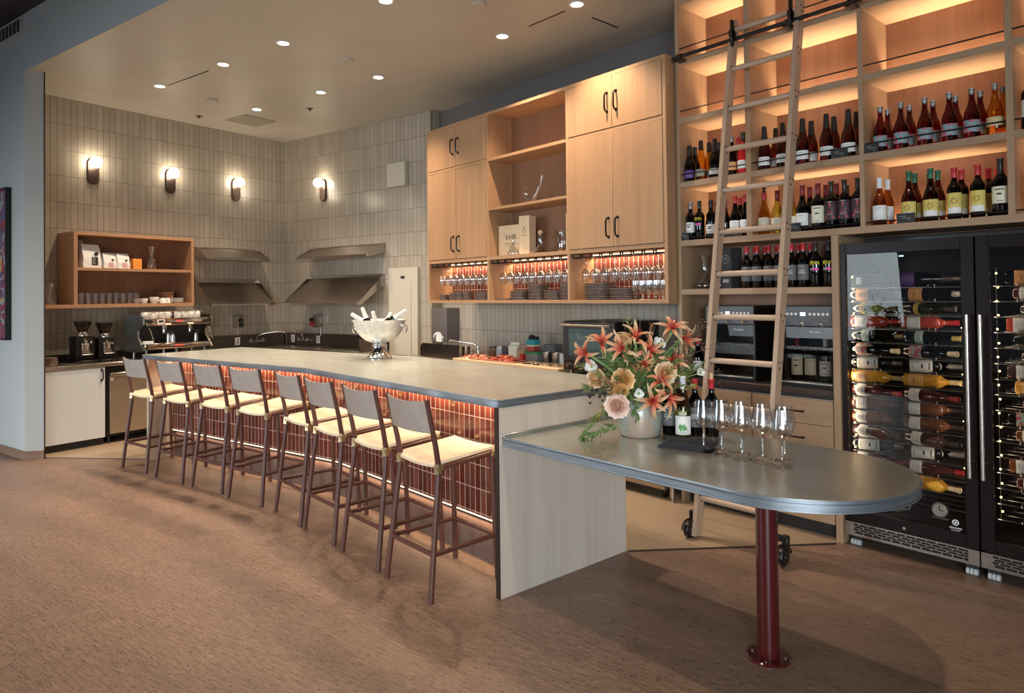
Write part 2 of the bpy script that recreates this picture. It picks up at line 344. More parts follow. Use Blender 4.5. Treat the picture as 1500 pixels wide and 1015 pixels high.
struct(strip((-8.598, .997), tuple(PL(2.55, .05))), 'trim_2', label='dark metal strip in the floor left of the bar', cat='trim')
R0, L0, RR = -8.945, 2.87, 6.575
struct(B(ceil_paint).prism(Txy([(-8.2, L0 + .001), (9, L0 + .001), (9, 9), (-9.2, 9), (-9.2, L0 + .1), (-8.11, L0 + .1)]), ZC, ZC + .12), 'ceiling', label='beige painted ceiling over the bar', cat='ceiling')
struct(B(dark_ceiling).prism(Txy([(-14, -9), (9, -9), (9, L0), (-14, L0)]), 4.6, 4.7), 'ceiling_upper', label='dark wooden ceiling above the front room', cat='ceiling')
w = B(wall_paint); w.prism(Txy([(-14, L0), (-8.2, L0), (-8.085, L0 + .13), (-14, L0 + .13)]), 0, 4.6)
struct(w, 'wall_front', label='pale grey wall at the left carrying a painting', cat='wall')
struct(B(wall_paint).prism(Txy([(-8.2, L0), (9, L0), (9, L0 + .12), (-8.09, L0 + .12)]), ZC + .002, 4.6), 'wall_header', label='painted bulkhead above the bar opening', cat='wall')
struct(B(bronze).prism(Txy([(-8.085, L0 + .13), (-8.075, L0 + .13), (-8.075, L0 + .14), (-8.085, L0 + .14)]), 0, ZC), 'trim_3', label='dark corner bead where the tiled alcove begins', cat='trim')
struct(B(wood('baseboard_wood', (.20, .11, .07), (.28, .16, .10), 'x')).prism(Txy([(-14, L0 - .014), (-8.206, L0 - .014), (-8.075, L0 + .125), (-8.085, L0 + .13), (-8.2, L0), (-14, L0)]), 0, .085), 'baseboard_front', label='brown wooden baseboard of the pale left wall', cat='baseboard')
# left wall / back wall, local x runs along the wall from the corner, z from the ceiling down
struct(B(grey_tile).box(-(RR - L0 - .128), 0, 0, .12, -ZC, 0), 'wall_left', T(R0, RR, ZC), LW, 'left wall of stacked grey vertical tiles with three sconces', 'wall')
struct(B(grey_tile).box(0, 3.0, 0, .12, -ZC, 0), 'wall_back', T(R0, RR, ZC), RW, 'back wall of stacked grey vertical tiles with a single sconce', 'wall')
rw = grey_tile.copy(); rw.name = 'tile_below_paint'
bN = rw.node_tree.nodes['Principled BSDF']; brk = [n for n in rw.node_tree.nodes if n.type == 'TEX_BRICK'][0]
tcN = N(rw, 'ShaderNodeTexCoord'); sN = N(rw, 'ShaderNodeSeparateXYZ'); LK(rw, tcN, 'Object', sN, 0)
gt = N(rw, 'ShaderNodeMath', operation='GREATER_THAN'); gt.inputs[1].default_value = 1.75 - 3.976; LK(rw, sN, 'Z', gt, 0)
mxN = N(rw, 'ShaderNodeMix', data_type='RGBA'); mxN.inputs[7].default_value = (.14, .13, .13, 1)
LK(rw, gt, 0, mxN, 0); LK(rw, brk, 'Color', mxN, 6); LK(rw, mxN, 2, bN, 'Base Color')
struct(B(rw).box(-7.5, 3, 0, .12, -3.976, .02), 'wall_right', (0, 5.12, 3.976), 0, 'right wall, grey tile below and dark paint above the cabinets', 'wall')
struct(B(grey_tile).box(0, .6, -.02, .0, -ZC, 0), 'wall_jog', T(R0 + 3.0 + .02, RR, ZC), LW, 'narrow tiled return at the right end of the back wall', 'wall')
# ceiling fittings
for i, (r, l) in enumerate(DOWN):
    o = thing('downlight', '', 'ceiling light', T(r, l, ZC), 0, 'recessed downlights in the bar ceiling')
    B(white_paint).lathe([(.052, 0), (.066, 0), (.066, -.006), (.050, -.006), (.050, .0)], 24).build('trim_ring', o)
    B(disk_m).lathe([(0, -.003), (.05, -.003)], 24).build('lens', o)
    o['label'] = ['recessed downlight at the top edge of the photo, left of centre', 'recessed downlight at the top edge near the tall shelves', 'recessed downlight nearest the front in the middle of the ceiling', 'recessed downlight above the wooden wall cabinets', 'recessed downlight, second from the left in the front row', 'recessed downlight in the back row above the breaker panel', 'leftmost recessed downlight in the ceiling', 'recessed downlight in the back row, third from the right', 'recessed downlight in the far corner beside the ceiling grille'][i]
for i, (x, y) in enumerate([(-6.245, 3.258), (-4.372, 3.459), (-8.526, 2.674)]):
    o = B(ceil_paint).lathe([(0, -.022), (.055, -.022), (.062, -.012), (.062, 0), (0, 0)], 24).build('smoke_detector', None, (x, y, ZC))
    tag(o, ['white round detector in the middle of the ceiling', 'white round detector at the top edge of the ceiling', 'white round detector on the ceiling above the first sconces'][i], 'detector', 'round white ceiling discs')
for i, (x, y) in enumerate([(-8.177, 3.743), (-9.40, 2.78)]):
    o = thing('sprinkler_head', ['dark sprinkler head in front of the back wall', 'dark sprinkler head close to the left tiled wall'][i], 'sprinkler', (x, y, ZC), 0, 'sprinkler heads')
    B(bronze).lathe([(.0, -.004), (.04, -.004), (.045, 0)], 20).build('escutcheon', o); B(bronze).cyl((0, 0, -.03), (0, 0, 0), .012, .016, 10).build('head', o)
g = thing('ceiling_grille', 'square vent grille in the ceiling at the far corner', 'vent', T(-8.16, 5.47, ZC), RW)
B(mat('grille_paint', (.36, .32, .27), .6)).box(-.23, .23, -.23, .23, -.012, 0, .004).build('grille_frame', g)
m = B(mat('grille_slat', (.30, .26, .21), .6))
for k in range(11): m.box(-.2, .2, -.2 + k * .04, -.185 + k * .04, -.016, -.010)
m.build('louvres', g)
for i, (a, b) in enumerate([((-8.247, 2.121), (-7.46, 2.3)), ((-4.037, 4.103), (-4.464, 4.089)), ((-3.98, 4.376), (-3.988, 4.723))]):
    s_ = strip(a, b, .008); o = s_.build('trim_%d' % (4 + i), None, (0, 0, ZC - .0065), 0, False); o['kind'] = 'structure'
g = thing('air_vent', 'white vent grille high on the painted bulkhead at upper left', 'vent', T(-8.26, L0, 4.40), RW)
B(wall_paint).box(-.95, 0, -.015, 0, 0, .19, .004).build('vent_frame', g)
m = B(dark_in).box(-.92, -.03, -.018, -.012, .03, .16); m.use(wall_paint)
for k in range(9): m.box(-.91 + k * .1, -.90 + k * .1, -.02, -.012, .03, .16)
m.build('louvres', g)
# painting (generic abstract)
art = noisy('abstract_paint', (.03, .02, .03), (.20, .10, .24), (1, 1, 1), 3, .5, 0, 4)
def _art(m):
    b = m.node_tree.nodes['Principled BSDF']; mp = coords(m, (2.2, 2.2, 2.2)); n = N(m, 'ShaderNodeTexNoise'); n.inputs['Scale'].default_value = 1.5; n.inputs['Distortion'].default_value = 2.5; n.inputs['Detail'].default_value = 2
    LK(m, mp, 'Vector', n, 'Vector'); r = ramp(m, [(.30, (.09, .07, .16)), (.42, (.16, .09, .22)), (.47, (.02, .02, .03)), (.53, (.45, .01, .02)), (.58, (.03, .02, .03)), (.63, (.28, .42, .40)), (.70, (.13, .08, .20))])
    LK(m, n, 'Fac', r, 'Fac'); LK(m, r, 'Color', b, 'Base Color')
_art(art)
p = thing('painting', 'framed abstract painting in purple, red and black on the left wall', 'painting', T(-8.55, L0, 1.215), RW)
B(art).box(-1.2, -.012, -.035, -.004, .012, 1.60).build('canvas', p)
f = B(mat('frame_black', (.012, .01, .01), .4)); f.box(-.012, 0, -.055, 0, 0, 1.615).box(-1.22, -1.2, -.055, 0, 0, 1.615).box(-1.22, 0, -.055, 0, 0, .012).box(-1.22, 0, -.055, 0, 1.603, 1.615); f.build('frame', p)
m = B(mat('paint_yellow', (.75, .62, .22), .5)).tube([(-.20 + .04 * math.sin(k), -.036, .72 + k * .055) for k in range(6)], .006).tube([(-.30 + .02 * k, -.036, .42 + .03 * math.sin(k * 2)) for k in range(12)], .005); m.use(mat('paint_white', (.6, .62, .60), .5)).tube([(-.16 + .09 * math.cos(k * .5), -.036, .80 + .16 * math.sin(k * .5)) for k in range(12)], .005); m.build('brush_strokes', p)
# sconces
def sconce(loc, rz, label):
    s = thing('globe_sconce', label, 'wall lamp', loc, rz, 'globe sconces on the tiled walls')
    pts = [(.062 * math.cos(a), .062 * math.sin(a)) for a in [PI * k / 12 for k in range(13)]] + [(.062 * math.cos(a), -.20 + .062 * math.sin(a)) for a in [PI + PI * k / 12 for k in range(13)]]
    bm = MB(); bm.use(bronze); bm.prism(pts, 0, .03, .004)
    o = bm.build('backplate', s); o.rotation_euler = (PI / 2, 0, 0)
    B(bronze).cyl((0, -.02, 0), (0, -.055, 0), .022, .018).build('arm', s)
    B(globe_m).ball((0, -.10, .0), .066).build('globe', s)
for l_, lab in [(3.84, 'leftmost globe sconce on the left tiled wall'), (4.79, 'middle globe sconce on the left tiled wall'), (5.745, 'globe sconce on the left tiled wall nearest the corner')]:
    sconce(T(R0, l_, 3.28), LW, lab)
sconce(T(-8.03, RR, 3.28), RW, 'globe sconce alone on the back tiled wall')
# ---------------------------------------------------------------- wine wall shelving
YS, YB = 4.535, 4.925
sh = thing('wine_shelving', 'tall oak wine shelving with lit bays covering the right part of the room', 'shelving', (-1.85, YS, 0))
def sx(x): return x + 1.85
POSTS = [(-3.25, -3.22, 0, ZC), (-2.653, -2.613, 2.04, ZC), (-1.862, -1.833, 2.04, ZC), (-1.079, -1.045, 2.04, ZC), (-.29, -.255, 2.04, ZC), (-2.05, -2.005, 0, 1.994)]
for x0, x1, z0, z1 in POSTS:
    B(shelf_oak).box(sx(x0), sx(x1), 0, YB - YS, z0, z1, .001).build('post', sh)
BAYS = [(-3.22, -2.653), (-2.613, -1.862), (-1.833, -1.079), (-1.045, -.29)]
LEV = [2.497, 3.0, 3.455, 3.93]
for x0, x1 in BAYS:
    for z in LEV:
        B(oak_pale_h).box(sx(x0), sx(x1), 0, YB - YS, z - .043, z, .001).build('shelf', sh)
B(oak_pale_h).box(sx(-3.22), sx(-.255), 0, YB - YS, 1.995, 2.04, .001).build('shelf', sh)
B(oak_pale_h).box(sx(-3.22), sx(-2.05), 0, YB - YS, 1.617, 1.66, .001).build('shelf', sh)
B(oak_red).box(sx(-3.25), sx(-.255), YB - YS, YB - YS + .02, 1.99, ZC).box(sx(-3.25), sx(-2.005), YB - YS, YB - YS + .02, 0, 1.99).build('back_panel', sh)
for x0, x1 in BAYS:
    for zt, dz in [(2.04, .022), (2.497, .063), (3.0, .06), (3.455, .099)]:
        B(black_metal).cyl((sx(x0), .02, zt + dz), (sx(x1), .02, zt + dz), .0048, n=8).build('gallery_rail', sh)
LEDW = {2.04: 2.7, 2.497: 3.0, 3.0: 3.7, 3.455: 3.7}
for x0, x1 in BAYS:
    for zt in (2.04, 2.497, 3.0, 3.455):
        B(led_m).box(sx(x0) + .01, sx(x1) - .01, YB - YS - .022, YB - YS - .004, zt + .001, zt + .007).build('led_strip', sh)
        area(((x0 + x1) / 2, YB - .02, zt + .012), x1 - x0 - .03, .012, LEDW[zt] * (x1 - x0), (0, -.12, 1), WARM, 0, 88)
# drawers under the counter, counter, dispensers
dc = thing('counter_slab', 'dark stone counter slab with metal edge under the wine dispensers', 'countertop', (-2.63, YS, .915))
B(dark_in).box(-.57, .578, .004, .385, .0, .062).build('slab', dc)
B(bronze).box(-.57, .578, -.004, .004, .02, .062, .002).build('edge_band', dc)
for (x0, x1), lab in zip([(-3.215, -2.64), (-2.634, -2.055)], ['oak drawer cabinet behind the wine bottles, left of the ladder foot', 'oak drawer cabinet beside the left wine fridge']):
    c = thing('drawer_cabinet', lab, 'cabinet', ((x0 + x1) / 2, YS, 0), 0, 'oak drawer cabinets under the dispensers'); h = (x1 - x0) / 2
    B(oak_pale).box(-h, h, .02, .38, .1, .912).build('body', c)
    B(dark_in).box(-h, h, .07, .36, 0, .1).build('plinth', c)
    for z0, z1 in [(.745, .905), (.43, .739), (.105, .424)]:
        d = B(oak_pale_h).box(-h + .003, h - .003, 0, .02, z0, z1, .001).build('drawer', c)
        zz = (z0 + z1) / 2 if z0 > .7 else z1 - .09
        hb = B(black_metal).cyl((-.1, -.03, zz), (.1, -.03, zz), .006, n=8); hb.box(-.095, -.08, -.03, 0, zz - .006, zz + .006).box(.08, .095, -.03, 0, zz - .006, zz + .006).build('handle', d)
def dispenser(x, lab, bottles):
    d = thing('wine_dispenser', lab, 'dispenser', (x, 4.62, .977), 0, 'wine dispensing machines')
    w, h = .205, .555
    b = B(black_metal).box(-w, w, .30, .32, 0, h).box(-w, w, .0, .30, 0, .025).box(-w, w, 0, .30, h - .14, h).box(-w, -w + .015, 0, .30, .025, h - .14).box(w - .015, w, 0, .30, .025, h - .14); b.build('cabinet', d)
    B(mat('panel_grey', (.10, .095, .10), .4) if 'panel_grey' not in bpy.data.materials else bpy.data.materials['panel_grey']).box(-w + .004, w - .004, -.012, 0, h - .135, h - .005, .003).build('control_panel', d)
    m = B(blue_m).box(-.028, -.012, -.0135, -.012, h - .068, h - .044).box(-.008, .008, -.0135, -.012, h - .068, h - .044); m.build('display', d)
    m = B(ink_w)
    for k in (-.15, -.12, -.09, -.06, .04, .07, .10, .13, .16): m.cyl((k, -.012, h - .056), (k, -.0135, h - .056), .010, n=12)
    m.build('buttons', d)
    for k in (-.13, 0, .13):
        B(chrome).tube([(k, -.01, h - .12), (k + .01, -.045, h - .115), (k + .012, -.06, h - .14)], .006).ball((k - .012, -.02, h - .118), .014).build('spout', d)
    B(pane).box(-w + .015, w - .015, .004, .008, .03, h - .145).build('glass_door', d)
    B(steel).box(-w + .012, w - .012, -.03, .30, .025, .034, .002).build('drip_tray', d)
    B(dark_in).box(-w + .015, w - .015, .03, .28, h - .30, h - .293).build('shelf', d)
    text('Wineflow', .022, ink_w, d, (.07, .002, h - .185))
    return d
# ---------------------------------------------------------------- wine fridges
def fridge(x0, lab, flip):
    f = thing('wine_fridge', lab, 'fridge', (x0 + .375, YS, 0), 0, 'black glass door wine fridges'); w = .372
    b = B(fridge_black).box(-w, -w + .03, .03, .56, .13, 1.935).box(w - .03, w, .03, .56, .13, 1.935).box(-w, w, .03, .56, 1.90, 1.935).box(-w, w, .53, .56, .07, 1.9).box(-w, w, .03, .53, .07, .25); b.build('cabinet', f)
    d = B(fridge_black).box(-w, -w + .032, 0, .028, .165, 1.935, .002).box(w - .066, w, 0, .028, .165, 1.935, .002).box(-w + .032, w - .066, 0, .028, 1.865, 1.935, .002).box(-w + .032, w - .066, 0, .028, .165, .235, .002)
    if flip:
        d = B(fridge_black).box(-w, -w + .066, 0, .028, .165, 1.935, .002).box(w - .032, w, 0, .028, .165, 1.935, .002).box(-w + .066, w - .032, 0, .028, 1.865, 1.935, .002).box(-w + .066, w - .032, 0, .028, .165, .235, .002)
    d = d.build('door', f)
    ga, gb = (-w + .032, w - .066) if not flip else (-w + .066, w - .032)
    B(pane).box(ga, gb, .012, .016, .235, 1.865).build('glass_pane', d)
    hx = (w - .028) if not flip else (-w + .028)
    B(steel).cyl((hx, -.045, .57), (hx, -.045, 1.49), .011, n=14).cyl((hx, -.045, .66), (hx, 0, .66), .007, n=8).cyl((hx, -.045, 1.42), (hx, 0, 1.42), .007, n=8).build('handle', d)
    gl = B(steel).box(-w, w, -.004, .012, .072, .088).box(-w, w, -.004, .012, .150, .158).box(-w, -w + .055, -.004, .012, .088, .15).box(w - .055, w, -.004, .012, .088, .15)
    for r in range(4):
        z = .0915 + r * .0155
        if r: gl.box(-w + .055, w - .055, -.004, .010, z - .0045, z)
    for r in range(4):
        z = .0915 + r * .0155
        for k in range(12):
            xx = -w + .055 + (k + (.5 if r % 2 else 0)) * .055; gl.box(xx, min(xx + .008, w - .055), -.004, .010, z - .004, z + .0115)
    gl.build('vent_grille', f)
    B(dark_in).box(-w + .02, w - .02, .02, .03, .075, .158).build('grille_backing', f)
    for sxx in (-w + .05, w - .05):
        for yy in (.07, .48):
            m = B(black_pl).box(sxx - .035, sxx + .035, yy - .03, yy + .03, .035, .07, .003); m.use(mat('caster_grey', (.55, .55, .53), .4) if 'caster_grey' not in bpy.data.materials else bpy.data.materials['caster_grey'])
            for k in (-.02, 0, .02): m.cyl((sxx + k - .008, yy - .025, .019), (sxx + k + .008, yy - .025, .019), .019, n=14)
            m.build('caster', f)
    for k in range(16):
        z = 1.648 - k * .087
        m = B(wire_m)
        for y in (.06, .17, .28, .39, .50): m.cyl((ga - .0, y, z), (gb, y, z), .0028, n=6)
        m.cyl((ga + .02, .06, z), (ga + .02, .5, z), .003, n=6).cyl((gb - .02, .06, z), (gb - .02, .5, z), .003, n=6)
        for c in (-.19, .12): m.tube([(c, .055, z), (c, .052, z + .016), (c + .035, .052, z + .016), (c + .035, .055, z)], .0028, 6)
        m.build('wire_shelf', f)
    m = B(fairy_m)
    for k in range(18): m.ball((ga + .022 + .006 * (k % 2), .045, 1.72 - k * .078), .0052, u=8, v=6)
    if not flip:
        for k in (3, 6, 9, 12): m.ball((gb - .014, .05, 1.68 - k * .09), .004, u=8, v=6)
    m.use(black_pl).tube([(ga + .02, .05, 1.75 - k * .04) for k in range(36)], .0018, 5); m.build('string_light', f)
    B(blue_m).box(-.03, -.005, .03, .034, 1.838, 1.846).build('temperature_display', f)
    for xa, dx in ((x0 + .375 + ga + .004, 1), (x0 + .375 + gb - .004, -1)):       # unseen fill lights added behind the door frame to brighten the bottle labels
        area((xa, YS + .034, 1.05), .012, 1.55, 1.15, (dx, .55, 0), (1, .84, .66), PI / 2, 150)
    # things stuck inside the glass bottom: thermometer dial and maker's mark
    if not flip:
        m = B(steel).cyl((.165, .030, .335), (.165, .045, .335), .044, n=28); m.use(paper_w).cyl((.165, .026, .335), (.165, .030, .335), .037, n=28); m.use(ink).box(.163, .167, .024, .026, .335, .365).box(.165, .187, .024, .026, .333, .337); m.use(steel).box(.125, .205, .03, .06, .283, .290)
        m.build('thermometer', f)
        m = B(ink_w).lathe([(.012, 0), (.017, 0), (.017, .0015), (.012, .0015), (.012, 0)], 24, Matrix.Translation((.252, .011, .287)) @ Matrix.Rotation(PI / 2, 4, 'X')).cyl((.252, .0095, .287), (.252, .011, .287), .006, n=16); m.build('emblem', d)
        text('element', .020, ink_w, d, (.252, .0105, .250)); text('by vinotemp', .009, ink_w, d, (.252, .0105, .239))
        B(steel).cyl((-.02, -.004, .19), (-.02, .004, .19), .009, n=14).build('lock', d)
    return f
FR1 = fridge(-1.995, 'black wine fridge with glass door right of the drawers', False)
FR2 = fridge(-1.243, 'black wine fridge cut off by the right edge of the photo', True)
# mouse-like glass ornament on fridge floor
o = thing('glass_ornament', 'small grey animal ornament on the floor of the left wine fridge', 'ornament', (-1.72, YS + .09, .2505), .3)
B(mat('pewter', (.42, .42, .40), .3, .4)).ball((0, 0, .032), .03, (1.5, .9, 1)).ball((-.05, 0, .06), .016, (1.1, .9, 1)).tube([(.04, 0, .02), (.075, 0, .03), (.082, 0, .06), (.07, 0, .075)], .005).build('body', o)
B(mat('pewter_dark', (.3, .3, .29), .3, .4)).cyl((-.06, -.012, .075), (-.055, -.014, .092), .008, .003, 8).cyl((-.06, .012, .075), (-.055, .014, .092), .008, .003, 8).build('ears', o)
# ---------------------------------------------------------------- ladder
ld = thing('rolling_ladder', 'pale wooden rolling ladder leaning on the wine shelving', 'ladder', (-2.455, 3.895, 0))
dv = Vector((0, 4.44 - 3.895, 3.43)).normalized(); nv = Vector((0, dv.z, -dv.y))     # along the rails, and square to them
def rail(x0, x1):
    L = 3.66; pts = [(a, b) for a, b in [(0.02, .0), (0.02, .075)]] + [(L - .04 + .04 * math.sin(PI * k / 10), .0375 + .0375 * math.cos(PI * k / 10)) for k in range(11)]
    m = B(ash_z); A = []; Bq = []
    for s_, t_ in pts:
        p = dv * s_ + nv * t_; A.append((x0, p.y, p.z)); Bq.append((x1, p.y, p.z))
    n = len(A); va = [m.bm.verts.new(p) for p in A]; vb = [m.bm.verts.new(p) for p in Bq]
    m._fin([m.bm.faces.new(va), m.bm.faces.new(vb[::-1])] + [m.bm.faces.new((va[i], vb[i], vb[(i + 1) % n], va[(i + 1) % n])) for i in range(n)])
    return m
RUNG = [.268] + [.289 + .2952 * k for k in range(1, 12)]
for x0, x1 in [(-.265, -.235), (.228, .258)]:
    rl = rail(x0, x1).build('rail', ld)
    b = B(black_metal); xs = x1
    for z in RUNG:
        for a, c in ((-.02, .015), (.0, -.022), (.02, .015)):
            p = dv * (z / dv.z + c) + nv * (.0375 + a); b.cyl((xs, p.y, p.z), (xs + .003, p.y, p.z), .006, n=8)
    b.build('bolts', rl)
for z in RUNG:
    p = dv * (z / dv.z) + nv * .0375
    B(ash_x).cyl((-.236, p.y, p.z), (.229, p.y, p.z), .0195, n=16).build('rung', ld)
for xs, xr_ in ((-.283, -.262), (.372, .258)):
    m = B(black_metal); c = Vector((xs, .012, .056))
    m.cyl((xs - .012, c.y, c.z), (xs + .012, c.y, c.z), .0535, n=28); m.use(bronze)
    for k in range(10):
        m.box(-.004, .004, -.003, .003, .014, .046, mx=Matrix.Translation((xs + .0125, c.y, c.z)) @ Matrix.Rotation(2 * PI * k / 10, 4, 'X'))
    m.use(steel).cyl((xs + .012, c.y, c.z), (xs + .016, c.y, c.z), .008, n=12)
    m.build('wheel', ld)
    m = B(black_metal)
    for sx_ in (-.018, .018):
        m.tube([(xs + sx_, c.y + .060 * math.cos(a), c.z + .060 * math.sin(a)) for a in [.2 + 2.9 * k / 14 for k in range(15)]], .007, 6)
    m.box(xs - .02, xs + .02, .03, .062, .09, .175, .006).box(min(xs, xr_) - .004, max(xs, xr_) + .004, .035, .055, .13, .17, .004).build('wheel_housing', ld)
for xs in (-.222, .214):
    p = Vector((0, 4.45 - 3.895, 3.45))
    m = B(black_metal).cyl((xs - .006, p.y - .03, p.z + .03), (xs + .012, p.y - .03, p.z + .03), .035, n=20).box(xs - .006, xs + .012, p.y - .05, p.y - .012, p.z - .06, p.z + .13, .006); m.build('rail_hook', ld)
rd = thing('ladder_rod', 'black metal rod carrying the rolling ladder along the shelving', 'rail', (-1.85, 4.45, 3.45))
B(black_metal).cyl((-1.36, 0, 0), (1.55, 0, 0), .0145, n=14).build('rod', rd)
for x in (-1.30, -.42, .0, .76): B(black_metal).box(x - .05, x + .01, .0, .085, -.022, -.005, .003).cyl((x - .02, 0, 0), (x + .02, 0, 0), .021, n=12).build('bracket', rd)
# ---------------------------------------------------------------- wall cabinets (hutch)
YC = 4.43; ht = thing('oak_cabinet', 'oak wall cabinet with doors, open shelves and hanging glass racks', 'cabinet', (-4.93, YC, 1.55))
def hx(x): return x + 4.93
D = .685
for x0, x1 in [(-6.59, -6.56), (-5.515, -5.485), (-4.365, -4.335), (-3.30, -3.268)]:
    B(oak).box(hx(x0), hx(x1), 0, D, 0, 1.955, .001).build('side_panel', ht)
for z0, z1, segs in [(0, .03, 7), (.44, .475, 7), (.945, .97, 2), (1.45, 1.48, 7), (1.925, 1.955, 7)]:
    for k, (x0, x1) in enumerate([(-6.56, -5.515), (-5.485, -4.365), (-4.335, -3.30)]):
        if segs == 2 and k != 1: continue
        B(oak_h).box(hx(x0), hx(x1), 0, D, z0, z1, .001).build('shelf', ht)
B(oak_red).box(hx(-6.56), hx(-3.30), .325, .34, .475, 1.925).build('back_panel', ht)
for x0, x1 in [(-6.56, -5.515), (-5.485, -4.365), (-4.335, -3.30)]:
    o = B(red_tile).box(-(x1 - x0) / 2, (x1 - x0) / 2, .322, .34, -.03 + .06, .47); o.build('tile_back', ht, (hx((x0 + x1) / 2), 0, 0))
    B(led_hot).box(hx(x0) + .01, hx(x1) - .01, .295, .312, .428, .437).build('led_strip', ht)
    area(((x0 + x1) / 2, YC + .30, 1.55 + .422), x1 - x0 - .04, .012, 3.8, (0, .10, -1), WARM, 0, 150)
def handle(m, x, z0, z1):
    m.tube([(x, 0, z0), (x, -.028, z0 + .008), (x, -.036, z0 + .03), (x, -.036, z1 - .03), (x, -.028, z1 - .008), (x, 0, z1)], .0075, 8).cyl((x, 0, z0), (x, -.006, z0), .013, n=10).cyl((x, 0, z1), (x, -.006, z1), .013, n=10); return m
for x0, x1 in [(-6.56, -5.515), (-4.335, -3.30)]:
    xm = (x0 + x1) / 2
    for a, b, hxx in [(x0 + .004, xm - .002, xm - .05), (xm + .002, x1 - .004, xm + .05)]:
        for z0, z1, h0, h1 in [(.479, 1.447, .56, .72), (1.483, 1.922, 1.62, 1.78)]:
            d = B(oak).box(hx(a), hx(b), -.004, .018, z0, z1, .0015).build('door', ht)
            handle(B(black_metal), hx(hxx), h0, h1).build('handle', d).location.y = -.004
# ---------------------------------------------------------------- bar
bar = thing('tiled_bar', 'long bar front of stacked glossy brick-red tiles between oak end panels', 'bar', (K.x, K.y, 0))
def loc(p): return (p[0] - K.x, p[1] - K.y)
XR = -2.866
def ring(d0, d1, sL0, sL1, xr):      # strip of the bar footprint between two depths
    return [loc(p) for p in [PL(sL0, d0), PK(d0), (xr, K.y + d0), (xr, K.y + d1), PK(d1), PL(sL0, d1)]]
SL = 2.52
tz0, tz1 = .27, 1.022
xr = XR - .034
rt = B(red_tile).box(0, xr - PK(.27).x, 0, .02, tz0, tz1); rt.build('tile_face', bar, (*loc(PK(.27)), 0))
PLq = PL(SL, .27); ll = (PLq - PK(.27)).length
B(red_tile).box(-ll, 0, 0, .02, tz0, tz1).build('tile_face', bar, (*loc(PK(.27)), 0), T0)
kickm = wood('kick_laminate', (.10, .062, .050), (.15, .095, .075), 'x', .4)
B(kickm).prism(ring(.285, .30, SL, 0, xr), 0, .262).build('kick_board', bar)
B(oak_pale).prism(ring(.291, .95, SL, 0, xr), .262, 1.021).build('body', bar)
B(bronze).prism(ring(.26, .29, SL, 0, xr), .262, .27).build('ledge', bar)
m = B(panel_oak_daylit).box(loc((XR - .032, 0))[0], loc((XR, 0))[0], .012, 1.05, 0, 1.021, .001); ep = m.build('end_panel', bar)
B(bronze).box(loc((XR - .032, 0))[0], loc((XR, 0))[0], .006, .012, 0, 1.021).build('edge_strip', ep)
def Lp(s0, s1, d0, d1): return [loc(PL(s0, d0)), loc(PL(s1, d0)), loc(PL(s1, d1)), loc(PL(s0, d1))]
B(oak_pale).prism(Lp(SL, SL + .035, .02, 1.0), 0, 1.021).build('end_panel', bar)
B(led_hot).prism(ring(.245, .262, SL, 0, xr), 1.012, 1.0205).build('led_strip', bar)
B(led_m).prism(ring(.2665, .2695, SL, 0, xr), .2702, .2745).build('led_strip', bar)
a_, b_ = PK(.24), Vector((xr, K.y + .24)); c_ = (a_ + b_) / 2; ln = (b_ - a_).length
area((c_.x, c_.y, 1.008), ln - .05, .012, 7.5, (0, .18, -1), WARM, 0, 160); area((c_.x, c_.y + .025, .249), ln - .05, .01, 2.4, (0, .1, -1), WARM, 0, 160)
c_ = (PK(.24) + PL(SL, .24)) / 2
area((c_.x, c_.y, 1.008), SL - .05, .012, 7.5, (-sT * .18, cT * .18, -1), WARM, T0, 160); area((c_.x - .025 * sT, c_.y + .025 * cT, .249), SL - .05, .01, 2.4, (-sT * .1, cT * .1, -1), WARM, T0, 160)
for x in (-3.62, -4.26, -4.92):
    m = B(brass).lathe([(.020, 0), (.027, .004), (.020, .008), (.013, .004), (.020, 0)], 20, Matrix.Translation((x - K.x, .26, .945)) @ Matrix.Rotation(PI / 2, 4, 'X')).cyl((x - K.x, .27, .968), (x - K.x, .245, .968), .007, n=8); m.build('bag_hook', bar)
top = thing('bar_counter', 'long zinc bar counter bending slightly in the middle', 'countertop', (K.x, K.y, 1.022))
def cpoly(e):
    P = [PL(2.60 + e, -e), PK(-e), (XR + .004 - .045 + e, K.y - e), (XR + .004 - .012 + e, K.y + .012 - e), (XR + .004 + e, K.y + .045 - e), (XR + .004 + e, 3.545 + e), tuple(PK(1.185 + e)), PL(2.60 + e, 1.12 + e)]
    return [loc(p) for p in P]
m = B(zinc_edge).prism(cpoly(.004), 0, .008, .002).prism(cpoly(-.002), .008, .036).prism(cpoly(.005), .036, .0435, .003); m.build('edge_band', top)
B(zinc_light).prism(cpoly(0), .0430, .045).build('counter_surface', top)
# peninsula table
tb = thing('peninsula_table', 'low zinc table with rounded end on one dark red post', 'table', (-1.615, 2.885, 0))
def tl(p): return (p[0] + 1.615, p[1] - 2.885)
def stad(e):
    return [tl((XR + .002, 2.395 - e)), tl((-1.5, 2.395 - e))] + [tl((-1.5 + (.49 + e) * math.sin(a), 2.885 - (.49 + e) * math.cos(a))) for a in [PI * k / 32 for k in range(1, 32)]] + [tl((-1.5, 3.375 + e)), tl((XR + .002, 3.375 + e))]
m = B(zinc_edge).prism(stad(.005), .817, .824, .002).prism(stad(0), .824, .848).prism(stad(-.006), .848, .853).prism(stad(.007), .853, .8635, .004); m.build('edge_band', tb)
m = B(zinc).prism(stad(0), .8625, .865); m.box(tl((XR + .002, 0))[0], tl((XR + .014, 0))[0], -.49, .49, .865, .880, .002); m.build('tabletop', tb)
m = B(oxblood).cyl((0, 0, .012), (0, 0, .817), .0475, n=40); lg = m.build('leg', tb)
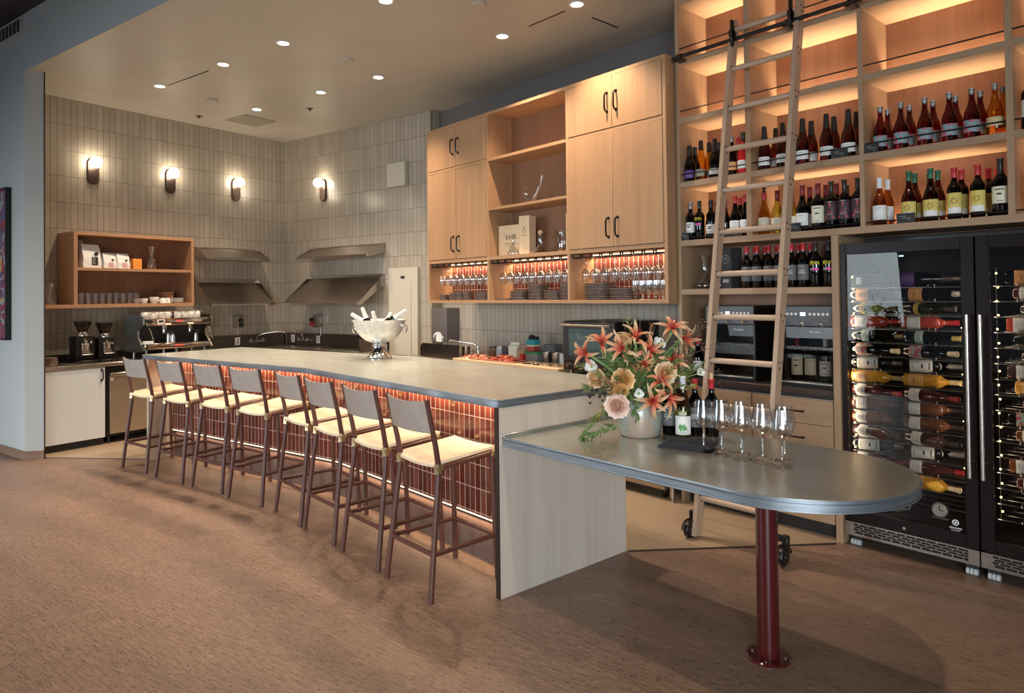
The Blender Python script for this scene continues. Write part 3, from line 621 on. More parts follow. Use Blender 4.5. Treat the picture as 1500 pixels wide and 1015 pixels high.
m = B(oxblood).lathe([(0, 0), (.094, 0), (.095, .006), (.090, .012), (.0, .012)], 40); m.use(steel)
for k in range(4): m.cyl((.07 * math.cos(k * PI / 2 + 1.9), .07 * math.sin(k * PI / 2 + 1.9), .012), (.07 * math.cos(k * PI / 2 + 1.9), .07 * math.sin(k * PI / 2 + 1.9), .016), .007, n=10)
m.build('base_plate', lg)
B(black_metal).box(tl((XR + .002, 0))[0], tl((-2.45, 0))[0], -.39, -.36, .795, .817).box(tl((XR + .002, 0))[0], tl((-2.45, 0))[0], .33, .36, .795, .817).build('bracket', tb)
# ---------------------------------------------------------------- counter stools
def stool(loc_, rz, lab):
    s = thing('counter_stool', lab, 'stool', loc_, rz, 'leather counter stools along the bar')
    def leg(pts, r=.0155): return B(walnut).tube(pts, r, 10)
    for k in (-1, 1):
        lg = B(walnut).tube([(k * .226, 0, 0), (k * .192, .083, .695)], .0165, 10, taper=.93); lg.tube([(k * .192, .083, .695), (k * .196, .06, .82), (k * .204, .0, 1.072)], .0165, 10, taper=.8); lg.build('leg', s)
        B(walnut).tube([(k * .206, .478, 0), (k * .192, .452, .725)], .0165, 10, taper=.9).build('leg', s)
        B(walnut_y).tube([(k * .192, .085, .695), (k * .190, .46, .722)], .0165, 10).build('seat_rail', s)
        B(walnut_y).tube([(k * .214, .030, .243), (k * .201, .468, .248)], .0135, 10).build('stretcher', s)
        B(brass).cyl((k * .192, .075, .665), (k * .192, .083, .715), .023, .025, 6).cyl((k * .192, .06, .695), (k * .192, .108, .698), .019, .019, 6).build('joint_bracket', s)
        B(brass).cyl((k * .190, .448, .70), (k * .190, .474, .735), .021, .021, 6).build('joint_bracket', s)
    B(walnut_x).tube([(-.214, .030, .243), (.214, .030, .243)], .0135, 10).build('stretcher', s)
    B(walnut_x).tube([(-.200, .469, .248), (.200, .469, .248)], .0135, 10).build('stretcher', s)
    # seat: leather sling, sagging between the rails
    def sheet(f, nu, nv, th):
        m = MB(); V = [[[m.bm.verts.new(f(u / nu, v / nv) + Vector(h)) for v in range(nv + 1)] for u in range(nu + 1)] for h in ((0, 0, 0), th)]
        for u in range(nu):
            for v in range(nv):
                for q, rev in ((0, True), (1, False)):
                    F = [V[q][u][v], V[q][u + 1][v], V[q][u + 1][v + 1], V[q][u][v + 1]]; m.bm.faces.new(F[::-1] if rev else F)
        def rim(a, b): m.bm.faces.new((V[0][a[0]][a[1]], V[0][b[0]][b[1]], V[1][b[0]][b[1]], V[1][a[0]][a[1]]))
        for u in range(nu): rim((u, 0), (u + 1, 0)); rim((u + 1, nv), (u, nv))
        for v in range(nv): rim((0, v + 1), (0, v)); rim((nu, v), (nu, v + 1))
        return m
    def fs(u, v):
        x = (u - .5) * .395; y = .068 + v * .405; z = .700 + .032 * v - .022 * (1 - (2 * u - 1) ** 2) * (.35 + .65 * math.sin(PI * min(1, v + .15)))
        if v < .06: z -= .012
        return Vector((x, y, z + .012))
    m = sheet(fs, 14, 12, (0, 0, .016)); m.use(leather); m.mats = [leather]; m.build('seat', s, ang=60)
    def fb(u, v):
        x = (u - .5) * .392; z = .887 + v * .180 - .012 * (1 - (2 * u - 1) ** 2) * v; y = .040 - v * .035 - .030 * (1 - (2 * u - 1) ** 2) - .010
        return Vector((x, y, z))
    m = sheet(fb, 14, 6, (0, .012, 0)); m.mats = [leather_back]; m.build('backrest', s, ang=60)
    return s
ST = [(-3.308, 0), (-3.871, 0), (-4.443, 0), (-4.961, 0)]
names = ['counter stool nearest the camera, in front of the oak end panel', 'second counter stool from the oak end panel', 'third counter stool from the oak end panel', 'fourth counter stool from the oak end panel, right of the bend in the bar',
         'counter stool just left of the bend in the bar', 'third counter stool from the far left end of the bar', 'second counter stool from the far left end of the bar', 'counter stool at the far left end of the bar']
s0 = stool((-3.308, 2.068, 0), 0, names[0])
for i, x in enumerate((-3.871, -4.443, -4.961)): dup(s0, (x, 2.075, 0), 0, names[i + 1])
for i, (x, y) in enumerate([(-5.596, 1.987), (-6.165, 1.870), (-6.73, 1.717), (-7.353, 1.573)]): dup(s0, (x, y, 0), T0, names[i + 4])
# ---------------------------------------------------------------- bottles
def bprof(kind, h, r):
    n = .0145
    if kind == 'bord': return [(0, .0), (r * .9, 0), (r, .006), (r, h * .60), (r * .93, h * .645), (r * .62, h * .70), (n + .002, h * .745), (n, h * .78), (n, h - .012), (n + .002, h - .010), (n + .002, h), (0, h)]
    if kind == 'burg': return [(0, 0), (r * .9, 0), (r, .006), (r, h * .44), (r * .95, h * .50), (r * .78, h * .58), (r * .55, h * .66), (n + .004, h * .74), (n, h * .80), (n, h - .012), (n + .002, h - .010), (n + .002, h), (0, h)]
    if kind == 'champ': return [(0, 0), (r * .9, 0), (r, .008), (r, h * .42), (r * .95, h * .49), (r * .76, h * .585), (r * .52, h * .68), (n + .006, h * .76), (n + .003, h * .86), (n + .003, h - .012), (n, h), (0, h)]
def bottle(kind, h, r, glass, lab, capm, caph=.07, z0=.05, z1=.13, extra=None, span=1.25, hint='bottle', liq=None):
    b = thing('wine_bottle', '', 'bottle')
    B(glass).lathe(bprof(kind, h, r), 24).build('glass_body', b, ang=50)
    if liq:
        p = [(rr * .93, z) for rr, z in bprof(kind, h, r) if z < h * .72]; p = [(0, .004)] + [(a, max(z, .004)) for a, z in p[1:]] + [(0, p[-1][1])]
        B(liq).lathe(p, 20).build('wine', b, ang=50)
    if lab:
        lm = B(lab).lathe([(r + .0006, z0), (r + .0012, z0 + .001), (r + .0012, z1 - .001), (r + .0006, z1)], 16, None, -span, span).build('label', b)
        if extra: extra(b, lm, r + .0014, z0, z1)
    if capm:
        n = .0145; pr = [(a + .0008, z) for a, z in bprof(kind, h, r) if z > h - caph]
        a0 = None
        P = bprof(kind, h, r)
        for (ra, za), (rb, zb) in zip(P, P[1:]):
            if za <= h - caph < zb: a0 = ra + (rb - ra) * (h - caph - za) / (zb - za)
        B(capm).lathe([(a0 + .0008, h - caph)] + pr[:-1] + [(0, h + .0008)], 20).build('capsule', b, ang=50)
    return b
def bars(lm, r, rows, m, w=.7):          # fine print: short dashes bent round the label
    k = MB(); k.use(m)
    for z, hw, th in rows:
        n = 7; a = hw / r
        k.lathe([(r, z), (r + .0004, z + th / 2), (r, z + th)], n, None, -a, a)
    k.build('print', lm)
def ex_A(b, lm, r, z0, z1): text('A', .150, ink_red, lm, (0, 0, z0 + .010), bend=r, sx=.62); bars(lm, r, [(z0 + .035, .016, .002), (z1 - .006, .014, .003)], paper_cream)
def ex_venn(b, lm, r, z0, z1):
    text('VENN', .036, yellow, b, (0, 0, .150), bend=r, sx=.78); k = B(pink)
    k.lathe([(r, .112), (r + .0005, .116), (r + .0005, .124), (r, .128)], 10, None, -.15, .75); k.use(ink_grey).lathe([(r, .114), (r + .0004, .117), (r, .126)], 6, None, -.7, -.15); k.build('stripe', b)
def ex_grey(b, lm, r, z0, z1): text('DOM.', .014, ink_w, lm, (0, 0, z0 + .058), bend=r); text('FAMEL', .016, ink_w, lm, (0, 0, z0 + .043), bend=r); bars(lm, r, [(z0 + .018, .012, .0016), (z1 - .014, .006, .006)], ink_grey)
def ex_plain(b, lm, r, z0, z1): bars(lm, r, [(z1 - .018, .020, .004), (z1 - .030, .014, .002), (z0 + .012, .017, .0025)], ink_grey)
def ex_white2(b, lm, r, z0, z1): bars(lm, r, [(z1 - .02, .022, .006), ((z0 + z1) / 2, .012, .010), (z0 + .012, .017, .003)], ink)
def ex_sun(b, lm, r, z0, z1):
    zc = z0 + (z1 - z0) * .62; k = B(mat('label_sun_ochre', (.40, .20, .02), .5) if 'label_sun_ochre' not in bpy.data.materials else bpy.data.materials['label_sun_ochre'])
    def P(x, z): a = x / r; return (((r + .0005) * math.sin(a)), -(r + .0005) * math.cos(a), z)
    k.poly([P(.013 * math.cos(2 * PI * i / 16), zc + .013 * math.sin(2 * PI * i / 16)) for i in range(16)])
    for i in range(10):
        a = 2 * PI * i / 10; k.poly([P(.014 * math.cos(a - .22), zc + .014 * math.sin(a - .22)), P(.029 * math.cos(a), zc + .029 * math.sin(a)), P(.014 * math.cos(a + .22), zc + .014 * math.sin(a + .22))])
    k.build('sun_motif', lm, smooth=False); k = B(paper_w); k.lathe([(r, z0), (r + .0005, z0 + .001), (r + .0005, z0 + .034), (r, z0 + .035)], 12, None, -.95, .95); k.build('lower_label', lm)
def ex_orange(b, lm, r, z0, z1): bars(lm, r, [(z0 + .03, .012, .004), (z1 - .01, .02, .002)], ink)
KINDS = {
 'spark': lambda: bottle('champ', .318, .044, g_amber, paper_w, cap_black, .10, .035, .095, ex_plain),
 'purple': lambda: bottle('champ', .290, .043, g_dark, lab_purple, cap_black, .08, .03, .09, None),
 'gold': lambda: bottle('champ', .312, .043, g_gold, mat('label_clear', (.30, .26, .20), .5), cap_black, .07, .03, .085, None, 1.0),
 'darkfoil': lambda: bottle('champ', .305, .043, g_dark, paper_w, cap_black, .10, .03, .07, ex_plain, 1.0),
 'orange': lambda: bottle('bord', .300, .038, g_dark, orange_lab, cap_grey, .05, .04, .10, ex_orange),
 'redwhite': lambda: bottle('burg', .310, .040, mat('red_glass', (.55, .02, .025), .1), paper_w, cap_black, .07, .04, .10, ex_plain),
 'silvercap': lambda: bottle('bord', .298, .037, g_dark, paper_w, cap_grey, .05, .06, .14, ex_white2),
 'venn': lambda: bottle('bord', .302, .038, g_dark, None, cap_black, .06),
 'bwlabel': lambda: bottle('bord', .300, .038, g_green, paper_w, cap_black, .06, .04, .11, ex_white2),
 'dark': lambda: bottle('burg', .295, .040, g_dark, None, cap_black, .06),
 'redcap': lambda: bottle('burg', .305, .040, g_dark, paper_w, cap_red, .055, .05, .12, ex_plain),
 'stopper': lambda: bottle('burg', .300, .043, g_gold, paper_cream, cap_red, .05, .035, .12, ex_plain),
 'olive': lambda: bottle('burg', .305, .042, g_olive, paper_cream, cap_dkred, .07, .035, .11, ex_plain),
 'dkred': lambda: bottle('burg', .318, .042, g_dark, paper_w, cap_dkred, .075, .04, .125, ex_plain),
 'cream': lambda: bottle('bord', .318, .041, g_dark, paper_cream, cap_dkred, .075, .05, .165, ex_white2),
 'letterA': lambda: bottle('bord', .320, .041, g_dark, lab_A, cap_black, .09, .06, .185, ex_A),
 'rosecap': lambda: bottle('bord', .300, .038, g_rose, None, mat('capsule_pink', (.75, .45, .42), .4), .09),
 'fizzred': lambda: bottle('burg', .292, .042, g_red, lab_teal, cap_grey, .03, .035, .105, ex_plain, 1.35),
 'fizzyellow': lambda: bottle('burg', .292, .042, g_gold, mat('label_faint', (.62, .48, .25), .5), cap_grey, .03, .05, .10, None, 1.35),
 'whitecap': lambda: bottle('burg', .300, .041, g_honey, paper_w, cap_white, .065, .035, .125, ex_plain),
 'sungreen': lambda: bottle('burg', .318, .042, g_amber, sun_lab, cap_green, .06, .03, .13, ex_sun),
 'sunred': lambda: bottle('bord', .305, .038, g_dark, sun_lab, cap_red, .06, .035, .155, ex_sun),
 'castle': lambda: bottle('bord', .325, .041, g_dark, paper_cream, cap_black, .09, .07, .165, ex_white2),
 'grey': lambda: bottle('bord', .302, .038, g_dark, paper_grey, cap_red, .05, .05, .155, ex_grey),
}
PROTO = {}
def place(kind, loc_, rz, label, group, rot=None):
    if kind not in PROTO:
        b = KINDS[kind]()
        if kind == 'venn': ex_venn(b, None, .0388, 0, 0)
        if kind == 'stopper':
            B(black_metal).lathe([(0, .300), (.010, .300), (.012, .315), (.007, .322), (.016, .335), (.018, .345), (.006, .365), (0, .375)], 14).build('stopper', b)
        PROTO[kind] = b; b.location = loc_; b.rotation_euler = rot or (0, 0, rz); b['label'] = label; b['group'] = group
        return b
    return dup(PROTO[kind], loc_, rz, label, rot, group)
LOOK = {'spark': 'dark amber sparkling bottle with white label', 'purple': 'dark bottle with purple label', 'gold': 'golden clear wine bottle', 'darkfoil': 'dark foil-necked bottle with small white label', 'orange': 'dark bottle with orange label', 'redwhite': 'bright red bottle with white label', 'silvercap': 'dark bottle with silver cap', 'venn': 'dark bottle with yellow lettering', 'bwlabel': 'green bottle with black and white label', 'dark': 'plain dark bottle', 'redcap': 'dark bottle with bright red capsule', 'stopper': 'golden bottle with spade-shaped stopper', 'olive': 'yellow-green bottle with cream label', 'dkred': 'dark bottle with maroon capsule', 'cream': 'dark bottle with tall cream label', 'letterA': 'dark bottle with big red letter A', 'rosecap': 'bottle with pale pink capsule', 'fizzred': 'red wine bottle with teal-pink label', 'fizzyellow': 'clear bottle of yellow wine', 'whitecap': 'amber bottle with white cap', 'sungreen': 'amber bottle with green capsule', 'sunred': 'red-capsuled bottle with sun label', 'castle': 'tall dark bottle with cream castle label', 'grey': 'red-capsuled bottle with grey label'}
ROWS = [
 ('upper shelf left of ladder', 2.497, [('purple', -3.175), ('gold', -3.072), ('darkfoil', -2.951), ('orange', -2.806), ('redwhite', -2.712)], [('dark', -3.20), ('gold', -3.07), ('dark', -2.985), ('dark', -2.90), ('redcap', -2.815)]),
 ('upper shelf behind ladder', 2.497, [('spark', -2.543), ('spark', -2.405), ('spark', -2.262), ('spark', -2.098), ('spark', -1.955)], [('spark', -2.514), ('spark', -2.38), ('spark', -2.253), ('spark', -2.097), ('spark', -1.949)]),
 ('lower shelf left of ladder', 2.04, [('silvercap', -3.175), ('venn', -3.094), ('bwlabel', -2.990), ('dark', -2.873), ('redcap', -2.785), ('redcap', -2.700)], [('dark', -3.067), ('dark', -3.006), ('redcap', -2.807)]),
 ('lower shelf behind ladder', 2.04, [('stopper', -2.553), ('olive', -2.454), ('olive', -2.349), ('dkred', -2.271), ('cream', -2.163), ('letterA', -2.075), ('letterA', -1.988), ('letterA', -1.903)], [('dkred', -2.272), ('rosecap', -2.233), ('dkred', -2.16), ('dkred', -2.088), ('dark', -2.02), ('dark', -1.93)]),
 ('upper shelf above wine fridge', 2.497, [('fizzred', -1.758), ('fizzred', -1.637), ('fizzred', -1.504), ('fizzred', -1.373), ('fizzred', -1.259), ('fizzyellow', -1.146)], [('fizzred', -1.756), ('fizzred', -1.626), ('fizzred', -1.494), ('fizzred', -1.373), ('fizzred', -1.246), ('fizzyellow', -1.132)]),
 ('lower shelf above wine fridge', 2.04, [('whitecap', -1.770), ('sungreen', -1.600), ('sungreen', -1.480), ('sunred', -1.356), ('sunred', -1.238), ('castle', -1.128)], [('whitecap', -1.765), ('sungreen', -1.604), ('sungreen', -1.476), ('sunred', -1.351), ('sunred', -1.262)]),
 ('upper shelf, right photo edge', 2.497, [('castle', -.985)], []),
 ('lower shelf, right photo edge', 2.04, [('castle', -.978)], []),
 ('small shelf above dispensers', 1.66, [('grey', -2.699), ('grey', -2.615), ('grey', -2.525), ('grey', -2.445), ('grey', -2.356), ('grey', -2.273), ('venn', -2.186), ('venn', -2.10)], [('grey', -2.695), ('grey', -2.612), ('grey', -2.525), ('grey', -2.36), ('grey', -2.275), ('dark', -2.16)]),
]
for place_, z, fr, bk in ROWS:
    grp = 'bottles on the ' + place_
    for row, yy, rn in ((fr, 4.605, 'front'), (bk, 4.715, 'rear')):
        for i, (k, x) in enumerate(row):
            n = len(row); place(k, (x, yy, z + .0005), .16 + random.uniform(-.12, .12), '%s, %s in %s row, %s' % (LOOK[k], ORD[i], rn, place_), grp)
third = [(-1.545, 4.79, 'sungreen', 2.04, 'amber bottle with green capsule standing third in its file above the left wine fridge'), (-1.235, 4.80, 'sunred', 2.04, 'red-capsuled bottle, third in the file left of the castle-label bottle'), (-1.205, 4.87, 'sunred', 2.04, 'red-capsuled bottle at the back of the file left of the castle-label bottle')]
for x, y, k, z, lab in third: place(k, (x, y, z + .0005), .2, lab, 'bottles on the lower shelf above wine fridge')
# small black price cards
for x, z, w, lab in [(-3.19, 2.04, .075, 'black price card at the far left of the lower bottle shelf'), (-2.775, 2.04, .155, 'wide black price card behind the ladder rail'), (-2.30, 2.04, .085, 'black price card on the lower shelf right of the ladder'), (-1.99, 2.497, .105, 'black price card at the right end of the upper shelf behind the ladder'), (-1.79, 2.497, .085, 'black price card below the leftmost teal-label bottle'), (-1.60, 2.04, .105, 'black price card in front of the green-capsuled bottles')]:
    c = thing('price_card', lab, 'sign', (x, 4.545, z), 0, 'black price cards on the shelves')
    B(ink).box(-w / 2, w / 2, 0, .004, 0, .06).build('card', c)
    m = B(ink_grey)
    for k, (a, b) in enumerate([(-.35, .0), (-.2, .3), (.1, .25)]): m.box(a * w, b * w, -.0006, 0, .040 - k * .012, .0425 - k * .012)
    m.build('chalk_lines', c, smooth=False)
# ---------------------------------------------------------------- bottles lying in the fridges
def lying(kind): return (0, PI / 2, 0)
FK = {'mag': lambda: bottle('champ', .36, .046, g_dark, lab_purple, cap_black, .10, .05, .12, None), 'orangel': lambda: bottle('champ', .305, .042, g_dark, orange_lab, cap_grey, .04, .04, .115, ex_orange),
 'yell': lambda: bottle('bord', .30, .038, g_olive, mat('label_mustard', (.50, .36, .04), .5), cap_black, .06, .07, .10, None), 'rose': lambda: bottle('bord', .30, .039, mat('rose_wine', (.38, .05, .03), .1), paper_w, cap_red, .05, .03, .10, ex_plain),
 'greenl': lambda: bottle('burg', .31, .040, g_green, mat('label_mint', (.45, .58, .54), .5), mat('capsule_gold', (.55, .42, .15), .35, .6), .05, .07, .115, ex_plain), 'floral': lambda: bottle('burg', .305, .041, g_dark, lab_floral, mat('capsule_tan', (.50, .36, .20), .4), .05, .035, .115, None),
 'textl': lambda: bottle('bord', .31, .041, g_dark, paper_w, cap_grey, .07, .04, .16, ex_white2), 'goldl': lambda: bottle('bord', .305, .040, mat('golden_wine', (.62, .30, .03), .1), mat('label_amber', (.70, .36, .10), .5), mat('capsule_tan2', (.60, .42, .20), .4), .06, .03, .11, ex_orange),
 'whitel': lambda: bottle('burg', .31, .040, mat('ruby_wine', (.055, .012, .012), .1), paper_w, cap_dkred, .05, .03, .095, ex_plain), 'amberl': lambda: bottle('bord', .31, .040, mat('amber_wine', (.14, .045, .015), .1), paper_w, cap_black, .06, .03, .09, ex_plain),
 'qr': lambda: bottle('bord', .31, .040, mat('brown_glass', (.05, .022, .016), .12), paper_w, cap_black, .06, .04, .10, ex_plain)}
FLOOK = {'mag': 'large dark bottle with purple label', 'orangel': 'dark bottle with orange label', 'yell': 'pale green bottle with mustard band', 'rose': 'red-pink bottle with white label', 'greenl': 'green bottle with mint label', 'floral': 'dark bottle with multicoloured label', 'textl': 'dark bottle with wide white printed label', 'goldl': 'golden bottle with orange label', 'whitel': 'ruby bottle with white label', 'amberl': 'amber bottle with white label', 'qr': 'brown bottle with small white label'}
KINDS.update(FK)
F1 = ['mag', 'orangel', 'yell', 'rose', 'greenl', 'floral', 'textl', 'goldl', 'whitel', 'amberl', 'amberl', 'qr', 'textl', 'whitel', 'goldl']
F2 = ['orangel', 'whitel', 'textl', 'rose', 'yell', 'textl', 'qr', 'goldl', 'whitel', 'floral', 'amberl', 'textl', 'amberl', 'whitel', 'qr']
for fx, F, nm, ga in [(-1.995, F1, 'left wine fridge', .035), (-1.243, F2, 'right wine fridge', .085)]:
    for i, k in enumerate(F):
        z = 1.648 - i * .087 + .003
        r = .046 if k == 'mag' else .042
        for j, xx in enumerate((ga + .0 if k != 'mag' else ga + .0, ga + .312)):
            if fx > -1.5 and j == 1: continue
            if k == 'mag' and j == 0: continue
            xo = xx if k != 'mag' else ga + .25
            if fx > -1.5: xo += .05 + .03 * (i % 3)
            place(k, (fx + xo + .012 * ((i * 7) % 3 - 1) * (0 if k == 'mag' else 1), YS + .085 + .0, z + r), 0, '%s, %s on %s rack of %s' % (FLOOK[k], 'left' if j == 0 else 'right', ORD[i], nm), 'bottles lying in the ' + nm, (0.25 * ((i % 3) - 1), PI / 2, 0))
# boxes on top rack of the left fridge
o = thing('gift_box', 'black gift box with grey tag lying on the top rack of the left wine fridge', 'box', (-1.945, YS + .05, 1.652))
B(black_pl).box(0, .20, 0, .09, 0, .085, .002).build('box_body', o); B(ink_grey).box(.03, .06, -.001, 0, .02, .065).build('tag', o)
# dispensers and what is in them
dispenser(-2.855, 'wine dispenser with glass front behind the ladder', 0); dispenser(-2.275, 'wine dispenser with glass front right of the ladder', 3)
KINDS['chateau'] = lambda: bottle('bord', .305, .040, g_dark, paper_cream, cap_dkred, .06, .045, .165, ex_white2); KINDS['amberw'] = lambda: bottle('bord', .30, .039, g_amber, paper_cream, cap_black, .06, .05, .165, ex_plain); KINDS['whitew'] = lambda: bottle('bord', .30, .039, g_dark, paper_w, cap_white, .05, .05, .15, ex_white2)
for k, x, lab in [('chateau', -2.385, 'bottle with red seal label inside the right wine dispenser, left of three'), ('amberw', -2.29, 'amber bottle in the middle of the right wine dispenser'), ('whitew', -2.185, 'bottle with white label inside the right wine dispenser, right of three')]:
    place(k, (x, 4.72, .977 + .0255), .2, lab, 'bottles inside the wine dispenser')
place('redcap', (-3.16, 4.66, .9775), .1, 'dark bottle standing on the counter left of the wine dispensers', 'bottles on the counter')
# small shelf: decanters, gift box
def decanter(loc_, lab, prof, stop=False, group=None, sc=1):
    d = thing('decanter', lab, 'decanter', loc_, 0, group)
    p = [(r * sc, z * sc) for r, z in prof]
    B(clear_fine).lathe([(0, p[0][1])] + p, 28).build('glass', d, ang=60)
    if stop: B(cork_mat).ball((0, 0, p[-1][1] + .018 * sc), .026 * sc).build('stopper', d)
    return d
PFUN = [(.04, 0), (.085, .012), (.09, .03), (.06, .07), (.025, .11), (.020, .16), (.03, .22), (.045, .26)]
PSHIP = [(.10, 0), (.105, .012), (.07, .04), (.03, .07), (.022, .11), (.026, .15), (.034, .19)]
PCAR = [(.05, 0), (.056, .01), (.056, .08), (.03, .14), (.026, .18), (.042, .24)]
decanter((-3.09, 4.66, 1.6602), 'clear glass decanter on the small shelf left of the ladder', PFUN, group='decanters on the small shelf'); decanter((-2.99, 4.70, 1.6602), 'clear glass decanter on the small shelf, partly behind the ladder rail', PFUN, group='decanters on the small shelf')
o = thing('gift_box', 'dark grey bottle gift box on the small shelf beside the ladder', 'box', (-2.86, 4.66, 1.6602), -.25)
B(mat('box_charcoal', (.035, .033, .035), .5)).box(-.055, .055, -.055, .055, 0, .305, .002).build('box_body', o)
m = B(ink_grey).lathe([(.030, 0), (.033, 0), (.033, .001), (.030, .001), (.030, 0)], 28, Matrix.Translation((0, -.0555, .22)) @ Matrix.Rotation(PI / 2, 4, 'X')); m.box(-.03, .03, -.0565, -.0555, .045, .070); m.build('emblem', o)
text('M', .03, ink_grey, o, (0, -.0557, .211))
# ---------------------------------------------------------------- cabinet contents
def lathe_thing(name, lab, cat, loc_, prof, m, part, group=None, rz=0, n=28):
    o = thing(name, lab, cat, loc_, rz, group); B(m).lathe(prof, n).build(part, o, ang=50); return o
WGP = [(0, 0), (.036, .0), (.0365, .0015), (.012, .004), (.0045, .010), (.0038, .04), (.0040, .085), (.010, .094), (.030, .108), (.0405, .132), (.0410, .150), (.036, .185), (.031, .208)]
WG = WGP
racks = [('left', -6.56, -5.515, 9), ('middle', -5.485, -4.365, 10), ('right', -4.335, -3.30, 9)]
gp = None
for nm, x0, x1, n in racks:
    rk = thing('stemware_rack', 'black hanging glass rack under the cabinet, %s bay' % nm, 'rack', ((x0 + x1) / 2, YC + .03, 1.99), 0, 'hanging glass racks'); p = (x1 - x0) / n
    for k in range(n):
        x = -(x1 - x0) / 2 + (k + .5) * p; w = p * .40
        pts = [(x - w, 0, -.028), (x - w + .008, 0, -.036), (x + w - .008, 0, -.036), (x + w, 0, -.028), (x + w, 0, -.006), (x + w - .008, 0, .0), (x - w + .008, 0, .0), (x - w, 0, -.006)]
        m = B(black_metal).tube(pts, .0072, 6, True); m.cyl((x - w, 0, -.036), (x - w, .26, -.036), .0045, n=6).cyl((x + w, 0, -.036), (x + w, .26, -.036), .0045, n=6); m.build('wire_loop', rk)
    for row, (yy, rn) in enumerate(((.065, 'front'), (.17, 'rear'))):
        for k in range(1, n):
            x = (x0 + x1) / 2 - (x1 - x0) / 2 + k * p; lab = 'upside-down wine glass, %s from left in the %s row of the %s hanging rack' % (ORD[k - 1], rn, nm); zz = 1.99 - .0395
            if gp is None:
                gp = thing('wine_glass', lab, 'glass', (x, YC + .03 + yy, zz), 0, 'wine glasses in the hanging racks'); gp.rotation_euler = (PI, 0, 0); B(clear_fine).lathe(WG, 20).build('glass', gp, ang=60)
            else: dup(gp, (x, YC + .03 + yy, zz), 0, lab, (PI, 0, k))
PL_ = [(0, .0), (.82, .0), (1, .35), (1, 1), (.9, 1), (.78, .5), (0, .5)]
stacks = [('short stack of bowls at the left of the left bay', -6.41, 4.53, .062, 3, .020), ('second stack of bowls in the left bay', -6.255, 4.56, .066, 4, .020), ('third stack of bowls in the left bay', -6.115, 4.54, .056, 4, .021), ('fourth stack of bowls in the left bay', -5.985, 4.54, .058, 5, .019), ('wide stack of plates right in the left bay', -5.75, 4.575, .105, 6, .0145),
          ('low front stack of plates in the middle bay', -5.135, 4.55, .105, 6, .0145), ('tall rear stack of plates in the middle bay', -5.02, 4.665, .095, 10, .0155), ('tall stack of plates amid the middle bay', -4.88, 4.555, .10, 10, .0150), ('stack of plates right of centre in the middle bay', -4.66, 4.56, .105, 6, .0150), ('tall plate stack at right end of middle bay', -4.475, 4.56, .085, 9, .0165),
          ('tall stack of plates in the right bay', -4.10, 4.575, .145, 9, .0165), ('lower stack of plates in the right bay', -3.82, 4.57, .125, 6, .0160)]
for lab, x, y, r, n, h in stacks:
    p0 = None
    for k in range(n):
        nm = 'dark %s, %s from bottom, %s' % ('bowl' if 'bowl' in lab else 'plate', ORD[k], lab); rr = r * (1 + .02 * math.sin(k * 2.1 + x * 9)); L_ = (x + .003 * math.sin(k * 5 + x), y + .003 * math.cos(k * 3), 1.5805 + k * h)
        if p0 is None:
            p0 = B(plate_mat).lathe([(a * r, z * h * 1.0) for a, z in PL_], 28).build('bowl' if 'bowl' in lab else 'plate', None, L_, ang=50); tag(p0, nm, 'bowl' if 'bowl' in lab else 'plate', lab)
        else:
            c = p0.copy(); COL.objects.link(c); c.location = L_; c.rotation_euler = (0, 0, k * .7); c['label'] = nm
o = B(plate_mat).lathe([(a * .10, z * .014) for a, z in PL_], 28).build('plate', None, (-5.375, 4.535, 1.5805)); tag(o, 'single dark plate lying alone at the left of the middle bay', 'plate')
FLUTE = [(0, 0), (.031, 0), (.032, .0015), (.010, .006), (.005, .014), (.006, .035), (.020, .05), (.029, .075), (.033, .12), (.034, .155)]
fp = None
for r_, (yy, rn) in enumerate(((4.50, 'front'), (4.58, 'second'), (4.66, 'rear'))):
    for k in range(5):
        lab = 'short-stemmed glass, %s in %s row, right end of the cabinet' % (ORD[k], rn); L_ = (-3.65 + k * .072, yy, 1.5805)
        if fp is None: fp = thing('stemmed_tumbler', lab, 'glass', L_, 0, 'short-stemmed glasses at the right end of the cabinet'); B(clear_fine).lathe(FLUTE, 18).build('glass', fp, ang=60)
        else: dup(fp, L_, 0, lab)
bx = thing('wine_crate', 'wide pale wooden wine box with big black letters in the open cabinet shelf', 'box', (-5.295, 4.62, 2.0255), .10)
B(box_wood).box(-.185, .185, -.05, .05, 0, .315, .002).build('box_body', bx)
text('VHR', .078, ink, bx, (-.01, -.0505, .165), sx=1.05); text('VINE HILL RANCH', .020, ink, bx, (-.01, -.0505, .118)); text('NAPA VALLEY', .013, ink, bx, (-.01, -.0505, .097)); text('2019', .018, ink, bx, (-.01, -.0505, .067))
bx = thing('wine_crate', 'tall narrow pale wooden wine box right of the wide lettered box', 'box', (-5.065, 4.585, 2.0255), .12)
B(box_wood).box(-.068, .068, -.05, .05, 0, .385, .002).build('box_body', bx)
m = B(mat('burnt_print', (.16, .09, .05), .6)); m.lathe([(.018, 0), (.022, 0), (.022, .0012), (.018, .0012), (.018, 0)], 20, Matrix.Translation((0, -.0502, .235)) @ Matrix.Rotation(PI / 2, 4, 'X')).box(-.015, .015, -.0512, -.05, .262, .267).box(-.012, .012, -.0512, -.05, .272, .276).box(-.045, .045, -.0512, -.05, .188, .193); m.build('burnt_mark', bx)
bx = thing('wine_crate', 'pale wooden wine box at the right end of the open shelf, partly hidden', 'box', (-4.435, 4.60, 2.0255), .0)
B(box_wood).box(-.062, .062, -.05, .05, 0, .355, .002).build('box_body', bx)
